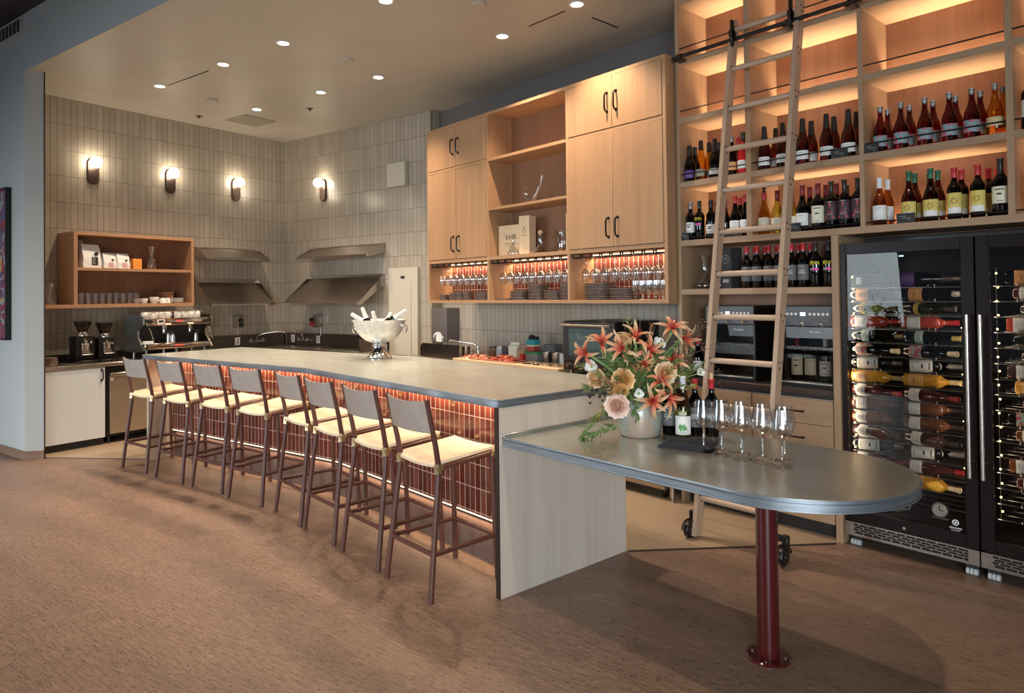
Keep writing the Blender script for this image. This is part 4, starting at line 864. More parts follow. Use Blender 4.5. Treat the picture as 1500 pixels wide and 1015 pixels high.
m = B(mat('burnt_print2', (.16, .09, .05), .6)).cyl((.0, -.0502, .285), (.0, -.0512, .285), .012, n=16).tube([(.0, -.051, .16 + .01 * k) if k % 2 else (.018, -.051, .165 + .01 * k) for k in range(9)], .0018, 5); m.build('burnt_mark', bx)
decanter((-4.87, 4.58, 2.0252), 'wide-based glass decanter with a cork ball on the open cabinet shelf', PSHIP, True)
decanter((-5.19, 4.505, 2.0252), 'small clear carafe standing before the wooden wine boxes', [(.05, 0), (.06, .02), (.03, .07), (.012, .11), (.014, .15)]); decanter((-4.60, 4.60, 2.0252), 'tall clear glass carafe beside the right wooden wine box', [(.035, 0), (.04, .01), (.04, .15), (.03, .17), (.045, .21)])
# curved horn decanter
d = thing('decanter', 'curved horn-shaped glass decanter alone on the upper open shelf', 'decanter', (-4.99, 4.60, 2.5202))
pts = [(-.10 + .0, 0, .19), (-.118, 0, .13), (-.105, 0, .075), (-.06, 0, .042), (0, 0, .046), (.06, 0, .10), (.10, 0, .18), (.125, 0, .27)]
rs = [.008, .022, .032, .038, .034, .024, .016, .012]; m = MB(); m.use(clear)
def vtube(m, pts, rs, n=14):
    pts = [Vector(p) for p in pts]; rings = []; up = Vector((0, 1, 0))
    for i, p in enumerate(pts):
        t = (pts[min(i + 1, len(pts) - 1)] - pts[max(i - 1, 0)]).normalized(); x = t.cross(up)
        if x.length < 1e-3: x = t.orthogonal()
        x.normalize(); y = x.cross(t).normalized()
        rings.append([m.bm.verts.new(p + (x * math.cos(2 * PI * k / n) + y * math.sin(2 * PI * k / n)) * rs[i]) for k in range(n)])
    fs = []
    for A, Bq in zip(rings, rings[1:]):
        for k in range(n): fs.append(m.bm.faces.new((A[k], A[(k + 1) % n], Bq[(k + 1) % n], Bq[k])))
    fs += [m.bm.faces.new(rings[0][::-1]), m.bm.faces.new(rings[-1])]; m._fin(fs); return m
vtube(m, pts, rs); m.build('glass', d, ang=70)
# ---------------------------------------------------------------- things on the table
TZ = .8652
BG = [(0, 0), (.042, 0), (.043, .0015), (.015, .004), (.005, .012), (.0042, .05), (.0045, .105), (.012, .115), (.036, .132), (.049, .158), (.0495, .172), (.043, .205), (.035, .250)]
pass
gl = None
for (x, y), lab in zip([(-1.928, 2.874), (-1.82, 2.863), (-1.717, 2.865), (-1.62, 2.874), (-1.526, 2.867), (-1.876, 2.945), (-1.783, 2.965), (-1.677, 2.971), (-1.573, 2.979)],
    ['large wine glass at the left of the front row, beside the black napkin', 'large wine glass, second from left in the front row on the table', 'large wine glass in the middle of the front row on the table', 'large wine glass, fourth from left in the front row on the table', 'large wine glass at the right end of the front row, nearest the rounded table end', 'large wine glass, leftmost of the rear row on the table', 'large wine glass, second from left of the rear row on the table', 'large wine glass, third from left of the rear row on the table', 'large wine glass, rightmost of the rear row on the table']):
    if gl is None: gl = thing('wine_glass', lab, 'glass', (x, y, TZ), 0, 'large wine glasses on the zinc table'); B(clear).lathe(BG, 32).build('glass', gl, ang=60)
    else: dup(gl, (x, y, TZ), .3, lab)
KINDS['labelwhite'] = lambda: bottle('burg', .325, .041, g_olive, paper_w, cap_white, .065, .02, .118, ex_fig, 1.2)
def ex_fig(b, lm, r, z0, z1):
    m = B(mat('print_leaf', (.10, .30, .08), .5))
    for k in range(9):
        a = (k - 4) * .105; z = z0 + .038 + .010 * math.sin(k * 2.3); m.lathe([(r, z - .010), (r + .0006, z - .004), (r + .0006, z + .004), (r, z + .010)], 3, None, a - .10, a + .10)
    m.build('leaf_print', lm); bars(lm, r, [(z0 + .010, .018, .004)], ink_grey)
    m = B(paper_w).lathe([(r * .93, .118), (r * .9, .118), (r * .88, .150), (r * .86, .150)], 12, None, -.55, .55)
    m = B(paper_w).ball((0, -r * .80, .131), .021, (1, .35, .8)); m.build('neck_seal', b)
    text('ROUET', .010, ink, b, (0, -r * .80 - .0078, .127))
place('labelwhite', (-2.19, 3.08, TZ), .55, 'green-gold bottle with white leaf label in front of the red-capped bottles', 'bottles on the zinc table')
place('grey', (-2.30, 3.105, TZ), .5, 'red-capped grey-label bottle at the left, next to the vase', 'bottles on the zinc table')
place('grey', (-2.175, 3.168, TZ), .5, 'red-capped grey-label bottle behind the leaf-label bottle', 'bottles on the zinc table')
place('whitecap', (-2.268, 3.198, TZ), .5, 'white-capped bottle hidden at the back of the table bottles', 'bottles on the zinc table')
ob = place('grey', (-2.11, 3.225, TZ), .5, 'opened red-capped bottle with cork stuck in its neck, right of the leaf-label bottle', 'bottles on the zinc table')
B(cork_mat).cyl((0, 0, .300), (0, 0, .335), .0105, .0115, 12).build('cork', ob)
o = B(cork_mat).cyl((-.022, 0, .011), (.022, 0, .011), .011, n=14).build('cork', None, (-2.50, 3.27, TZ), .3); tag(o, 'loose wine cork lying on the table behind the vase', 'cork')
# folded black napkins
nap = noisy('black_linen', (.020, .020, .024), (.035, .035, .040), (1, 1, 1), 60, .85, 0, 3)
for i, (dx, dy, dz, rz, lab) in enumerate([(0, 0, 0, .22, 'folded black cloth napkin, lower one of the pair before the wine bottles'), (.02, .015, .0155, .30, 'folded black cloth napkin lying on top of another beside the first glass')]):
    o = thing('napkin', lab, 'napkin', (-2.045 + dx, 2.895 + dy, TZ + dz), rz, 'black cloth napkins on the table')
    m = B(nap)
    for k in range(4):
        z = .0 + k * .0038; pts = [(-.12 + .006 * k, -.075), (.12 - .004 * k, -.078 + .003 * k), (.122 - .003 * k, .072), (-.115, .075)]
        m.prism(pts, z, z + .0034, .0014)
    m.build('cloth', o)
# ---------------------------------------------------------------- champagne bowl on the bar
cb = thing('champagne_bowl', 'big hammered silver champagne bowl on a pedestal foot', 'bowl', (-5.56, 3.20, 1.0672), .6)
P = [(.001, .135), (.06, .141), (.12, .164), (.165, .198), (.20, .243), (.222, .29), (.232, .33), (.244, .343), (.246, .350), (.236, .351), (.224, .335), (.212, .29), (.19, .248), (.155, .205), (.11, .173), (.0, .15)]
B(silver).lathe(P, 48).build('bowl', cb, ang=60)
B(chrome).lathe([(0, 0), (.110, 0), (.113, .014), (.096, .03), (.080, .05), (.066, .085), (.063, .11), (.072, .118), (.070, .126), (.055, .139), (0, .139)], 40).build('foot', cb)
for k in (-1, 1):
    B(chrome).cyl((k * .222, 0, .30), (k * .25, 0, .30), .014, n=14).tube([(k * .257 + k * .004 * math.cos(a), .030 * math.sin(a), .268 + .034 * math.cos(a)) for a in [2 * PI * i / 18 for i in range(18)]], .0055, 6, True).build('ring_handle', cb)
m = B(mat('engraving', (.30, .29, .27), .5, .6))
for k in range(12): m.box(-.002, .002, -.0012, .0012, -.012, .012, mx=Matrix.Rotation((k - 6) * .062 - .1, 4, 'Z') @ Matrix.Translation((0, -.199, .262)) @ Matrix.Rotation(.55, 4, 'X') @ Matrix.Rotation(.5 * math.sin(k * 3), 4, 'Y'))
m.build('engraved_lettering', cb)
ice = noisy('crushed_ice', (.70, .72, .72), (.85, .86, .86), (1, 1, 1), 40, .15, 0, 5, bump=.8)
o = B(ice).lathe([(0, .300), (.12, .298), (.185, .290), (.178, .262), (.0, .26)], 32).build('crushed_ice', None, (-5.56, 3.20, 1.0672)); tag(o, 'crushed ice filling the silver champagne bowl', 'ice', None, 'stuff')
foil = mat('foil_white', (.62, .61, .58), .4, .1)
KINDS['cham'] = lambda: bottle('champ', .33, .043, g_green, None, foil, .125)
KINDS['chamdark'] = lambda: bottle('champ', .33, .043, mat('black_glass', (.015, .015, .012), .1), None, foil, .11)
rv, fv = Vector((.656, .755, 0)), Vector((.755, -.656, 0))
for k, off, z, tilt, fwd, dep, lab in [('cham', -.257, .407, -1.0, .0, 0, 'champagne bottle with white foil leaning far left in the silver bowl'), ('chamdark', -.165, .463, -.40, -.10, -.03, 'dark champagne bottle with white foil standing up left of centre in the bowl'), ('chamdark', -.035, .425, -.15, .55, .12, 'dark champagne bottle with white foil upright in the middle of the bowl'), ('cham', .090, .41, .45, -.55, -.10, 'champagne bottle with white foil right of centre in the bowl'), ('cham', .25, .435, .98, .15, .04, 'green champagne bottle with white foil leaning far right in the silver bowl')]:
    d = (rv * math.sin(tilt) + fv * math.sin(fwd) + Vector((0, 0, math.cos(tilt)))).normalized(); q = d.to_track_quat('Z', 'Y').to_euler()
    tip = Vector((-5.56, 3.20, 1.0672)) + rv * off + fv * dep + Vector((0, 0, z)); place(k, tip - d * .33, 0, lab, 'champagne bottles in the silver bowl', tuple(q))
# ---------------------------------------------------------------- left kitchen run (frames: LW = faces +r, local x along the wall)
def LT(r, l, z): return T(r, l, z)
ct = thing('kitchen_counter', 'stainless counter along the left wall under the coffee machines', 'countertop', T(-8.25, 3.02, .876), LW)
B(steel).box(0, 3.545, -.012, .69, 0, .044, .004).build('counter_surface', ct)
B(dark_steel).box(1.9, 3.54, .672, .69, .044, .224, .002).build('back_splash', ct); B(dark_in).box(0, 1.9, .672, .69, .044, .12, .002).build('back_splash', ct)
cb_ = thing('base_cabinet', 'white base cabinet with black handle at the left end of the kitchen counter', 'cabinet', T(-8.25, 3.045, 0), LW)
B(white_paint).box(0, .625, .022, .66, .09, .874).build('body', cb_); B(dark_in).box(0, .625, .05, .64, .004, .09).build('plinth', cb_)
d = B(white_paint).box(.002, .623, 0, .02, .088, .870, .0015).build('door', cb_); handle(B(black_metal), .588, .73, .845).build('handle', d)
fr = thing('undercounter_fridge', 'small stainless undercounter fridge right of the white cabinet', 'fridge', T(-8.25, 3.69, 0), LW)
B(black_metal).box(0, .60, .03, .66, .075, .865, .004).build('body', fr)
d = B(mat('warm_steel', (.52, .43, .33), .33, .85)).box(.03, .60, 0, .03, .11, .80, .004).build('door', fr); B(steel).box(.03, .60, -.03, .02, .765, .80, .006).build('handle', d); B(paper_w).box(.038, .068, -.002, 0, .715, .745).build('sticker', d)
m = B(black_pl)
for x in (.05, .55): m.cyl((x, .08, .004), (x, .08, .075), .02, n=12)
m.build('feet', fr)
lr = thing('lower_cabinet', 'dark lower cabinet hidden behind the bar under the steel counter', 'cabinet', T(-8.25, 4.31, 0), LW)
B(dark_in).box(0, 2.2, .06, .66, .004, .872).build('body', lr)
ou = thing('open_shelf', 'open oak wall shelf unit with one middle board on the left tiled wall', 'shelf', T(-8.52, 3.02, 1.537), LW)
B(oak_tan_h).box(0, 1.855, 0, .42, 0, .041, .001).build('bottom_board', ou); B(oak_tan_h).box(.44, 1.855, 0, .42, .833, .868, .001).build('top_board', ou)
B(oak_tan).box(.44, .48, 0, .42, .041, .833, .001).build('side_panel', ou); B(oak_tan).box(1.82, 1.855, 0, .42, .041, .833, .001).build('side_panel', ou)
B(oak_tan_h).box(.48, 1.82, .002, .40, .428, .461, .001).build('middle_board', ou); B(oak_red).box(.48, 1.82, .40, .418, .041, .833).build('back_panel', ou)
ZM, ZB = 1.9985, 1.5785
def bag(l, r, w, h, lab, big):
    b = thing('coffee_bag', lab, 'bag', T(r, l, ZM), LW + .12, 'coffee bags on the upper shelf'); m = B(paper_w); n = 10
    rings = []
    for i in range(n + 1):
        t = i / n; ww = w / 2 * (1 - .06 * t + .02 * math.sin(t * 9)); dd = (.055 if big else .04) * (1 - t ** 2.2) + .004; z = h * t
        rings.append([m.bm.verts.new((ww * sx_, dd * sy_ + .004 * math.sin(t * 14 + sx_), z)) for sx_, sy_ in ((-1, -1), (-.33, -1.12), (.33, -1.12), (1, -1), (1, 1), (-1, 1))])
    fs = [m.bm.faces.new(rings[0][::-1]), m.bm.faces.new(rings[-1])]
    for A, Bq in zip(rings, rings[1:]):
        for k in range(6): fs.append(m.bm.faces.new((A[k], A[(k + 1) % 6], Bq[(k + 1) % 6], Bq[k])))
    m._fin(fs); m.build('bag_body', b, ang=50)
    tl_ = -.068 if big else -.050
    if big: B(ink).box(-.012, .058, tl_, tl_ + .02, .035, .125).build('label', b); q = B(ink)
    else: B(mat('label_rose', (.62, .38, .38), .6) if 'label_rose' not in bpy.data.materials else bpy.data.materials['label_rose']).box(-.02, .035, tl_, tl_ + .02, .015, .075).build('label', b); q = B(ink)
    zc, rr, xc = (.165, .022, .045) if big else (.10, .013, .03)
    q.cyl((xc, tl_ + .016, zc), (xc, tl_ + .006, zc), rr, n=20).build('round_emblem', b)
    if big:
        q = B(paper_w)
        for k in range(4): q.box(-.004, .02 + .012 * (k % 2), tl_ - .0006, tl_, .108 - k * .018, .112 - k * .018)
        q.build('label_print', b, smooth=False)
    return b
bag(3.685, -8.66, .21, .275, 'large white coffee bag with black label, leftmost on the upper shelf', True)
bag(3.60, -8.80, .15, .33, 'grey-white coffee bag standing in shadow behind the large one', False)
bag(3.89, -8.66, .155, .185, 'small white coffee bag with pink label next to the large bag', False); bag(4.045, -8.66, .155, .185, 'small white coffee bag with pink label beside the orange box', False)
o = thing('tea_box', 'small orange box on the upper shelf right of the coffee bags', 'box', T(-8.66, 4.205, ZM), LW + .05)
B(mat('box_orange', (.80, .30, .05), .5)).box(-.052, .052, -.05, .05, 0, .125, .002).build('box_body', o); m = B(mat('box_orange_dark', (.50, .16, .03), .5)).box(-.03, .03, -.0508, -.05, .07, .075).box(-.02, .02, -.0508, -.05, .05, .054).box(-.025, .025, -.0508, -.05, .03, .034); m.build('print', o)
decanter(T(-8.66, 4.40, ZM), 'clear pour-over carafe on the upper shelf at the right', [(.035, 0), (.055, .015), (.060, .05), (.045, .12), (.022, .16), (.045, .215), (.07, .285)])
tg = None
for k in range(9):
    lab = 'clear glass tumbler, %s from left on the lower oak shelf' % ORD[k]; L_ = T(-8.60, 3.565 + k * .077, ZB)
    if tg is None:
        tg = thing('tumbler', lab, 'glass', L_, 0, 'tumblers on the lower oak shelf'); B(clear_fine).lathe([(0, .012), (.026, .012), (.028, 0), (0, 0), (.028, 0), (.031, .012), (.036, .125)], 22).build('glass', tg, ang=50)
    else: dup(tg, L_, 0, lab)
CUP = [(0, 0), (.026, 0), (.030, .006), (.040, .03), (.044, .062), (.0415, .062), (.037, .03), (.027, .010), (0, .008)]
def cup(loc_, lab, group, rot=(0, 0, 0), sc=1, prof=CUP, hz=None):
    c = thing('coffee_cup', lab, 'cup', loc_, 0, group); c.rotation_euler = rot
    B(porcelain).lathe([(r * sc, z * sc) for r, z in prof], 28).build('cup_body', c, ang=50)
    B(porcelain).tube([(.036 * sc + .030 * sc * math.sin(a), 0, .034 * sc + .020 * sc * math.cos(a)) for a in [PI * k / 10 for k in range(11)]], .0045 * sc, 8).build('handle', c); return c
cA = cup(T(-8.60, 4.40, ZB), 'white mug with handle on the lower oak shelf right of the tumblers', 'cups on the lower oak shelf', (0, 0, LW + .2), 1.25)
for l, r, lab in [(4.29, -8.62, 'white cup beside the last tumbler on the lower oak shelf'), (4.245, -8.72, 'white cup half hidden behind the last tumbler')]: dup(cA, T(r, l, ZB), 0, lab, (0, 0, LW + 2)).scale = (.8, .8, .8)
for l, r, lab in [(4.50, -8.58, 'upside-down white cup in front of the wooden bowls, left one'), (4.565, -8.60, 'upside-down white cup in front of the wooden bowls, right one')]: dup(cA, T(r, l, ZB + .0625), 0, lab, (PI, 0, 1.5)).scale = (.72, .72, .8)
wb = wood('bowl_wood', (.26, .12, .055), (.40, .20, .10), 'x', .45)
b0 = None
for k in range(5):
    lab = 'round wooden tray, %s from bottom in the stack on the lower oak shelf' % ORD[k]; L_ = T(-8.76, 4.63, ZB + k * .028)
    if b0 is None: b0 = B(wb).lathe([(0, 0), (.085, 0), (.098, .010), (.098, .026), (.090, .026), (.082, .012), (0, .012)], 32).build('wooden_tray', None, L_, ang=50); tag(b0, lab, 'tray', 'stack of round wooden trays')
    else: c = b0.copy(); COL.objects.link(c); c.location = L_; c['label'] = lab
s0_ = None
for k in range(4):
    lab = 'white saucer, %s from bottom in the stack at the right of the lower oak shelf' % ORD[k]; L_ = T(-8.62, 4.71, ZB + k * .0155)
    if s0_ is None: s0_ = B(porcelain).lathe([(0, 0), (.05, 0), (.078, .013), (.076, .0145), (.048, .004), (0, .004)], 32).build('saucer', None, L_, ang=50); tag(s0_, lab, 'saucer', 'white saucers on the lower oak shelf')
    else: c = s0_.copy(); COL.objects.link(c); c.location = L_; c['label'] = lab
decanter(T(-8.70, 3.30, ZB), 'clear glass carafe on the shelf board left of the oak unit', PCAR, group='carafes at the left'); decanter(T(-8.74, 3.17, ZB), 'clear glass carafe closest to the pale wall corner', PCAR, group='carafes at the left')
# grinders
def grinder(l, h, lab, sc):
    g = thing('coffee_grinder', lab, 'grinder', T(-8.50, l, .9202), LW, 'black coffee grinders')
    w = .095 * sc
    B(black_metal).box(-w, w, -.06, .12, .03, h, .012, 2).build('body', g); B(black_metal).box(-w * 1.1, w * 1.1, -.13, .12, 0, .03, .006).build('base', g)
    B(chrome).lathe([(.055, 0), (.06, .004), (.06, .03), (.05, .045), (0, .045)], 24, Matrix.Translation((0, .01, h))).build('collar', g)
    hp = B(glassy('smoke_glass', (.55, .48, .42)) if 'smoke_glass' not in bpy.data.materials else bpy.data.materials['smoke_glass']).lathe([(.048, 0), (.052, .02), (.085, .10), (.085, .115), (.082, .115), (.05, .022), (.046, 0)], 28, Matrix.Translation((0, .01, h + .045))).build('hopper', g)
    B(noisy('coffee_beans', (.06, .028, .015), (.16, .08, .045), (1, 1, 1), 60, .5, 0, 2) if 'coffee_beans' not in bpy.data.materials else bpy.data.materials['coffee_beans']).lathe([(0, .002), (.045, .003), (.048, .02), (.065, .055), (0, .06)], 24, Matrix.Translation((0, .01, h + .047))).build('beans', hp)
    B(black_pl).lathe([(.088, 0), (.09, .012), (0, .014)], 28, Matrix.Translation((0, .01, h + .16))).build('lid', hp)
    m = B(chrome).cyl((-.01, -.065, h - .05), (-.01, -.10, h - .06), .022, .018, 14).cyl((.05, -.062, h - .07), (.05, -.085, h - .07), .012, n=12).tube([(-.045, -.06, .12), (-.05, -.12, .10), (.0, -.135, .10), (.05, -.12, .10), (.045, -.06, .12)], .007, 8).box(-.04, .04, -.07, -.06, .10, .22, .003).cyl((0, -.09, .20), (0, -.09, .15), .030, .018, 14); m.build('spout_fork', g)
    return g
grinder(3.545, .30, 'taller black coffee grinder at the left', 1.05); grinder(3.775, .275, 'black coffee grinder beside the espresso machine', .95)
# espresso machine
em = thing('espresso_machine', 'polished two-group espresso machine on the left counter', 'coffee machine', T(-8.34, 4.57, .9202), LW)
mirror = mat('machine_steel', (.62, .52, .44), .14, 1); blue_st = mat('machine_side', (.34, .40, .42), .22, .8)
hw = .43
B(mirror).box(-hw + .03, hw, .05, .42, .10, .17, .006).box(-hw + .03, hw, .0, .40, .385, .475, .01, 2).build('body', em)
B(mirror).box(-hw + .05, hw, .0, .06, .10, .165, .008, 2).build('front_rail', em)
B(dark_in).box(-hw + .05, hw - .01, .24, .41, .165, .39).build('back_plate', em)
for k, side in ((-1, -hw), (1, hw)):
    pts = [(.42, .07), (.10, .07), (-.02, .10), (.03, .16), (.12, .25), (.12, .33), (-.01, .40), (-.01, .50), (.42, .53)]
    m = B(blue_st if k < 0 else mirror); a = [m.bm.verts.new((side - .012, y, z)) for y, z in pts]; c = [m.bm.verts.new((side + .012, y, z)) for y, z in pts]; n = len(pts)
    m._fin([m.bm.faces.new(a), m.bm.faces.new(c[::-1])] + [m.bm.faces.new((a[i], c[i], c[(i + 1) % n], a[(i + 1) % n])) for i in range(n)]); m.build('side_panel', em)
m = B(chrome)
for x in (-hw + .06, hw - .06, 0):
    for y in (.06, .36): m.cyl((x, y, 0), (x, y, .10), .017, n=14)
m.build('leg', em)
B(chrome).tube([(-hw, .02, .53), (-hw, .02, .555), (hw - .1, .02, .555)], .006).tube([(-hw, .02, .555), (-hw, .38, .555), (-hw, .38, .53)], .006).build('cup_rail', em)
for x in (-.13, .20):
    g_ = B(chrome).cyl((x, .10, .385), (x, .10, .33), .040, .036, 20).cyl((x, .10, .33), (x, .10, .30), .034, n=20); g_ = g_.build('group_head', em)
    B(black_pl).cyl((x, .07, .315), (x, -.11, .30), .012, .016, 12).build('portafilter_handle', g_); B(chrome).tube([(x - .012, .10, .30), (x - .02, .09, .275)], .006).tube([(x + .012, .10, .30), (x + .02, .09, .275)], .006).build('spouts', g_)
for x in (-hw + .06, hw - .05): B(chrome).tube([(x, .02, .38), (x + .01, -.03, .33), (x + .03, -.06, .20)], .006, 8).build('steam_wand', em); B(black_pl).cyl((x, 0, .44), (x, -.05, .44), .026, n=16).build('steam_knob', em)
m = B(paper_w).box(-.265, -.175, -.004, .004, .40, .462, .006); m.use(ink).box(-.25, -.19, -.006, -.003, .425, .452); m.build('display', em)
B(red_m).box(-.03, .055, -.003, .003, .432, .448, .003).build('logo_light', em); B(amber_m).box(-.165, -.095, -.003, .003, .397, .410).box(.12, .19, -.003, .003, .397, .410).build('indicator_light', em)
B(ink_red).box(-.05, .06, -.0055, 0, .128, .148, .003).build('red_badge', em)
for x, r, h, lab in [(-.06, .035, .11, 'steel milk jug'), (.0, .03, .10, 'steel jug'), (.30, .032, .10, 'steel jug')]:
    o = thing('milk_jug', {-.06: 'steel milk jug under the left group of the espresso machine', .0: 'steel milk jug in the middle of the espresso machine tray', .30: 'steel milk jug at the right end of the espresso machine tray'}[x], 'jug', T(-8.34 - .14, 4.57 + x, .9202 + .1705), LW, 'steel jugs on the espresso machine')
    B(chrome).lathe([(0, 0), (r, 0), (r * 1.02, .01), (r * .8, h * .75), (r * .85, h), (r * .78, h), (r * .74, h * .75), (0, .01)], 24).build('jug_body', o); B(chrome).tube([(0, r * .85, h * .85), (0, r * 1.7, h * .8), (0, r * 1.7, h * .35), (0, r * .95, h * .3)], .004, 6).build('handle', o)
o = thing('bar_towel', 'folded white cloth over the left end of the espresso machine tray', 'cloth', T(-8.285, 4.17, .9202 + .171), LW - .3)
B(noisy('towel', (.55, .57, .58), (.72, .73, .73), (1, 1, 40), 4, .9)).box(-.06, .06, -.03, .08, .0, .02, .008, 2).box(-.055, .055, -.02, .07, .02, .036, .008, 2).build('cloth', o)
CUPM = [(0, 0), (.033, 0), (.038, .005), (.042, .03), (.041, .075), (.038, .0775), (.0385, .03), (.034, .010), (0, .008)]
mc = None
for k, (x, y) in enumerate([(-.37, .10), (-.30, .06), (-.235, .12), (-.165, .07), (-.09, .10), (.02, .06), (.115, .06), (.215, .10), (.265, .05)]):
    lab = 'upside-down white cup, %s from left on top of the espresso machine' % ORD[k]; L_ = T(-8.34 - y, 4.57 + x, .9202 + .4755 + .0775)
    if mc is None: mc = cup(L_, lab, 'cups on top of the espresso machine', (PI, 0, 1), 1, CUPM)
    else: dup(mc, L_, 0, lab, (PI, 0, .8 + k * .3))
# trays and tools at the left end of the counter
t0 = None
for k in range(5):
    lab = 'dark square dish, %s from bottom in the stack beside the pale wall' % ORD[k]; L_ = T(-8.37, 3.13, .9202 + k * .019)
    if t0 is None: t0 = B(plate_mat).prism([(-.075, -.075), (.075, -.075), (.085, .0), (.075, .075), (-.075, .075), (-.085, 0)], 0, .0165, .004).build('dish', None, L_, LW); tag(t0, lab, 'dish', 'stack of dark dishes at the left end of the counter')
    else: c = t0.copy(); COL.objects.link(c); c.location = L_; c.rotation_euler = (0, 0, LW + .2 * k); c['label'] = lab
o = B(black_pl).box(-.10, .12, -.05, .05, 0, .012, .004).build('rubber_mat', None, T(-8.36, 3.34, .9202), LW); tag(o, 'flat black mat on the counter between the dish stack and the grinders', 'mat')
o = thing('tamper', 'black and chrome tamper standing behind the stack of dark dishes', 'tamper', T(-8.58, 3.16, .9202), LW)
B(chrome).lathe([(0, 0), (.03, 0), (.03, .05), (.018, .07), (.016, .14), (0, .14)], 20).build('base', o); B(black_pl).lathe([(0, .14), (.017, .14), (.028, .17), (.026, .20), (0, .21)], 20).build('handle', o)
# ---------------------------------------------------------------- steel wall shelves, sinks, wall boxes in the corner
def sloped(name, loc_, rz, x0, x1, zt, zl, dep, lip, lab, band):
    s = thing(name, lab, 'shelf', loc_, rz, 'stainless sloped wall shelves')
    m = B(hood_steel); y0, y1 = 0, -dep
    m.box(x0, x1, -.012, 0, zt - band, zt, .001)
    m.poly([(x0, -.012, zt - band + .002), (x1, -.012, zt - band + .002), (x1, y1, zl + lip), (x0, y1, zl + lip)], [(x0, -.012, zt - band - .004), (x0, y1, zl), (x1, y1, zl), (x1, -.012, zt - band - .004)])
    m.box(x0, x1, y1 - .006, y1 + .004, zl - .004, zl + lip, .001); m.build('slope', s, smooth=False)
    for x in (x0, x1):
        e = B(hood_steel); pts = [(0, zt), (-.02, zt), (y1, zl + lip), (y1, zl - .004), (y1 + .05, zl - .004), (0, zt - band - .10)]
        a = [e.bm.verts.new((x - .003, y, z)) for y, z in pts]; c = [e.bm.verts.new((x + .003, y, z)) for y, z in pts]; n = len(pts)
        e._fin([e.bm.faces.new(a), e.bm.faces.new(c[::-1])] + [e.bm.faces.new((a[i], c[i], c[(i + 1) % n], a[(i + 1) % n])) for i in range(n)]); e.build('end_gusset', s, smooth=False)
    return s
sloped('steel_shelf', T(R0 + .001, 5.6, 0), LW, -.48, .49, 2.335, 2.155, .30, .03, 'upper stainless sloped shelf on the left wall beside the oak shelf unit', .02)
sloped('dish_rack', T(R0 + .001, 5.6, 0), LW, -.48, .49, 1.90, 1.53, .43, .022, 'lower stainless sloped rack on the left wall beside the oak shelf unit', .055)
sloped('steel_shelf', T(-7.55, RR - .001, 0), RW, -.72, .77, 2.35, 2.165, .32, .03, 'upper stainless sloped shelf on the back wall', .02)
sloped('dish_rack', T(-7.55, RR - .001, 0), RW, -.80, .76, 1.935, 1.53, .475, .022, 'lower stainless sloped rack on the back wall behind the champagne bowl', .035)
sk = thing('steel_sink', 'stainless sink counter along the back wall in the corner', 'sink', T(-8.20, 5.90, 0), RW)
m = B(steel).box(-.04, 1.52, .10, .66, .876, .92, .004); m.build('counter_surface', sk); B(dark_steel).box(-.7, 1.52, .655, .672, .92, 1.10, .002).build('back_splash', sk)
B(dark_steel).box(1.50, 1.52, .12, .66, .92, 1.08, .002).build('end_splash', sk); B(steel).cyl((-.02, .105, .92), (1.52, .105, .92), .016, n=12).build('rolled_rim', sk)
m = B(steel)
for x in (.05, 1.45):
    for y in (.16, .60): m.cyl((x, y, .004), (x, y, .876), .02, n=12)
m.build('leg', sk)
def wallfaucet(loc_, rz, lab, spout):
    f = thing('tap', lab, 'faucet', loc_, rz, 'chrome wall faucets in the corner')
    m = B(chrome).cyl((-.10, -.02, 0), (.10, -.02, 0), .014, n=12)
    for k in (-.10, .10): m.cyl((k, .02, 0), (k, -.05, 0), .016, n=12).cyl((k, -.03, .0), (k, -.03, .045), .010, n=10)
    m.build('body', f)
    for k in (-.10, .10): B(chrome).cyl((k - .035, -.05, .01), (k + .035, -.05, .01), .006, n=8).cyl((k, -.05, -.025), (k, -.05, .045), .006, n=8).build('cross_handle', f)
    B(chrome).tube(spout, .009, 10).build('spout', f)
wallfaucet(T(R0 + .025, 6.04, 1.0), LW, 'chrome wall faucet with long spout on the left wall', [(0, -.02, 0), (0, -.05, .08), (.06, -.10, .11), (.22, -.22, .135), (.29, -.27, .13), (.30, -.28, .10)])
wallfaucet(T(-8.45, RR - .025, 1.0), RW, 'chrome wall faucet with gooseneck on the back wall', [(0, -.02, 0), (0, -.05, .08), (.0, -.08, .14), (.0, -.14, .15), (.01, -.18, .10)])
def switchbox(loc_, rz, lab, knobs):
    s = thing('switch_box', lab, 'switch', loc_, rz, 'steel switch boxes on the tiles')
    B(steel).box(-.055, .055, -.11, 0, 0, .18, .012, 2).build('housing', s); B(steel).cyl((.02, -.015, -.12), (.02, -.015, 0), .009, n=10).build('conduit', s)
    for x, z, m_ in knobs: B(m_).cyl((x, -.11, z), (x, -.15, z), .032, .028, 20).build('knob', s)
switchbox(T(R0, 5.74, 1.205), LW, 'steel switch box with black knobs on the left wall', [(.0, .11, black_pl), (.005, .045, black_pl)])
switchbox(T(-8.12, RR, 1.195), RW, 'steel switch box with black and red knobs on the back wall', [(-.045, .11, black_pl), (-.04, .045, cap_red)])
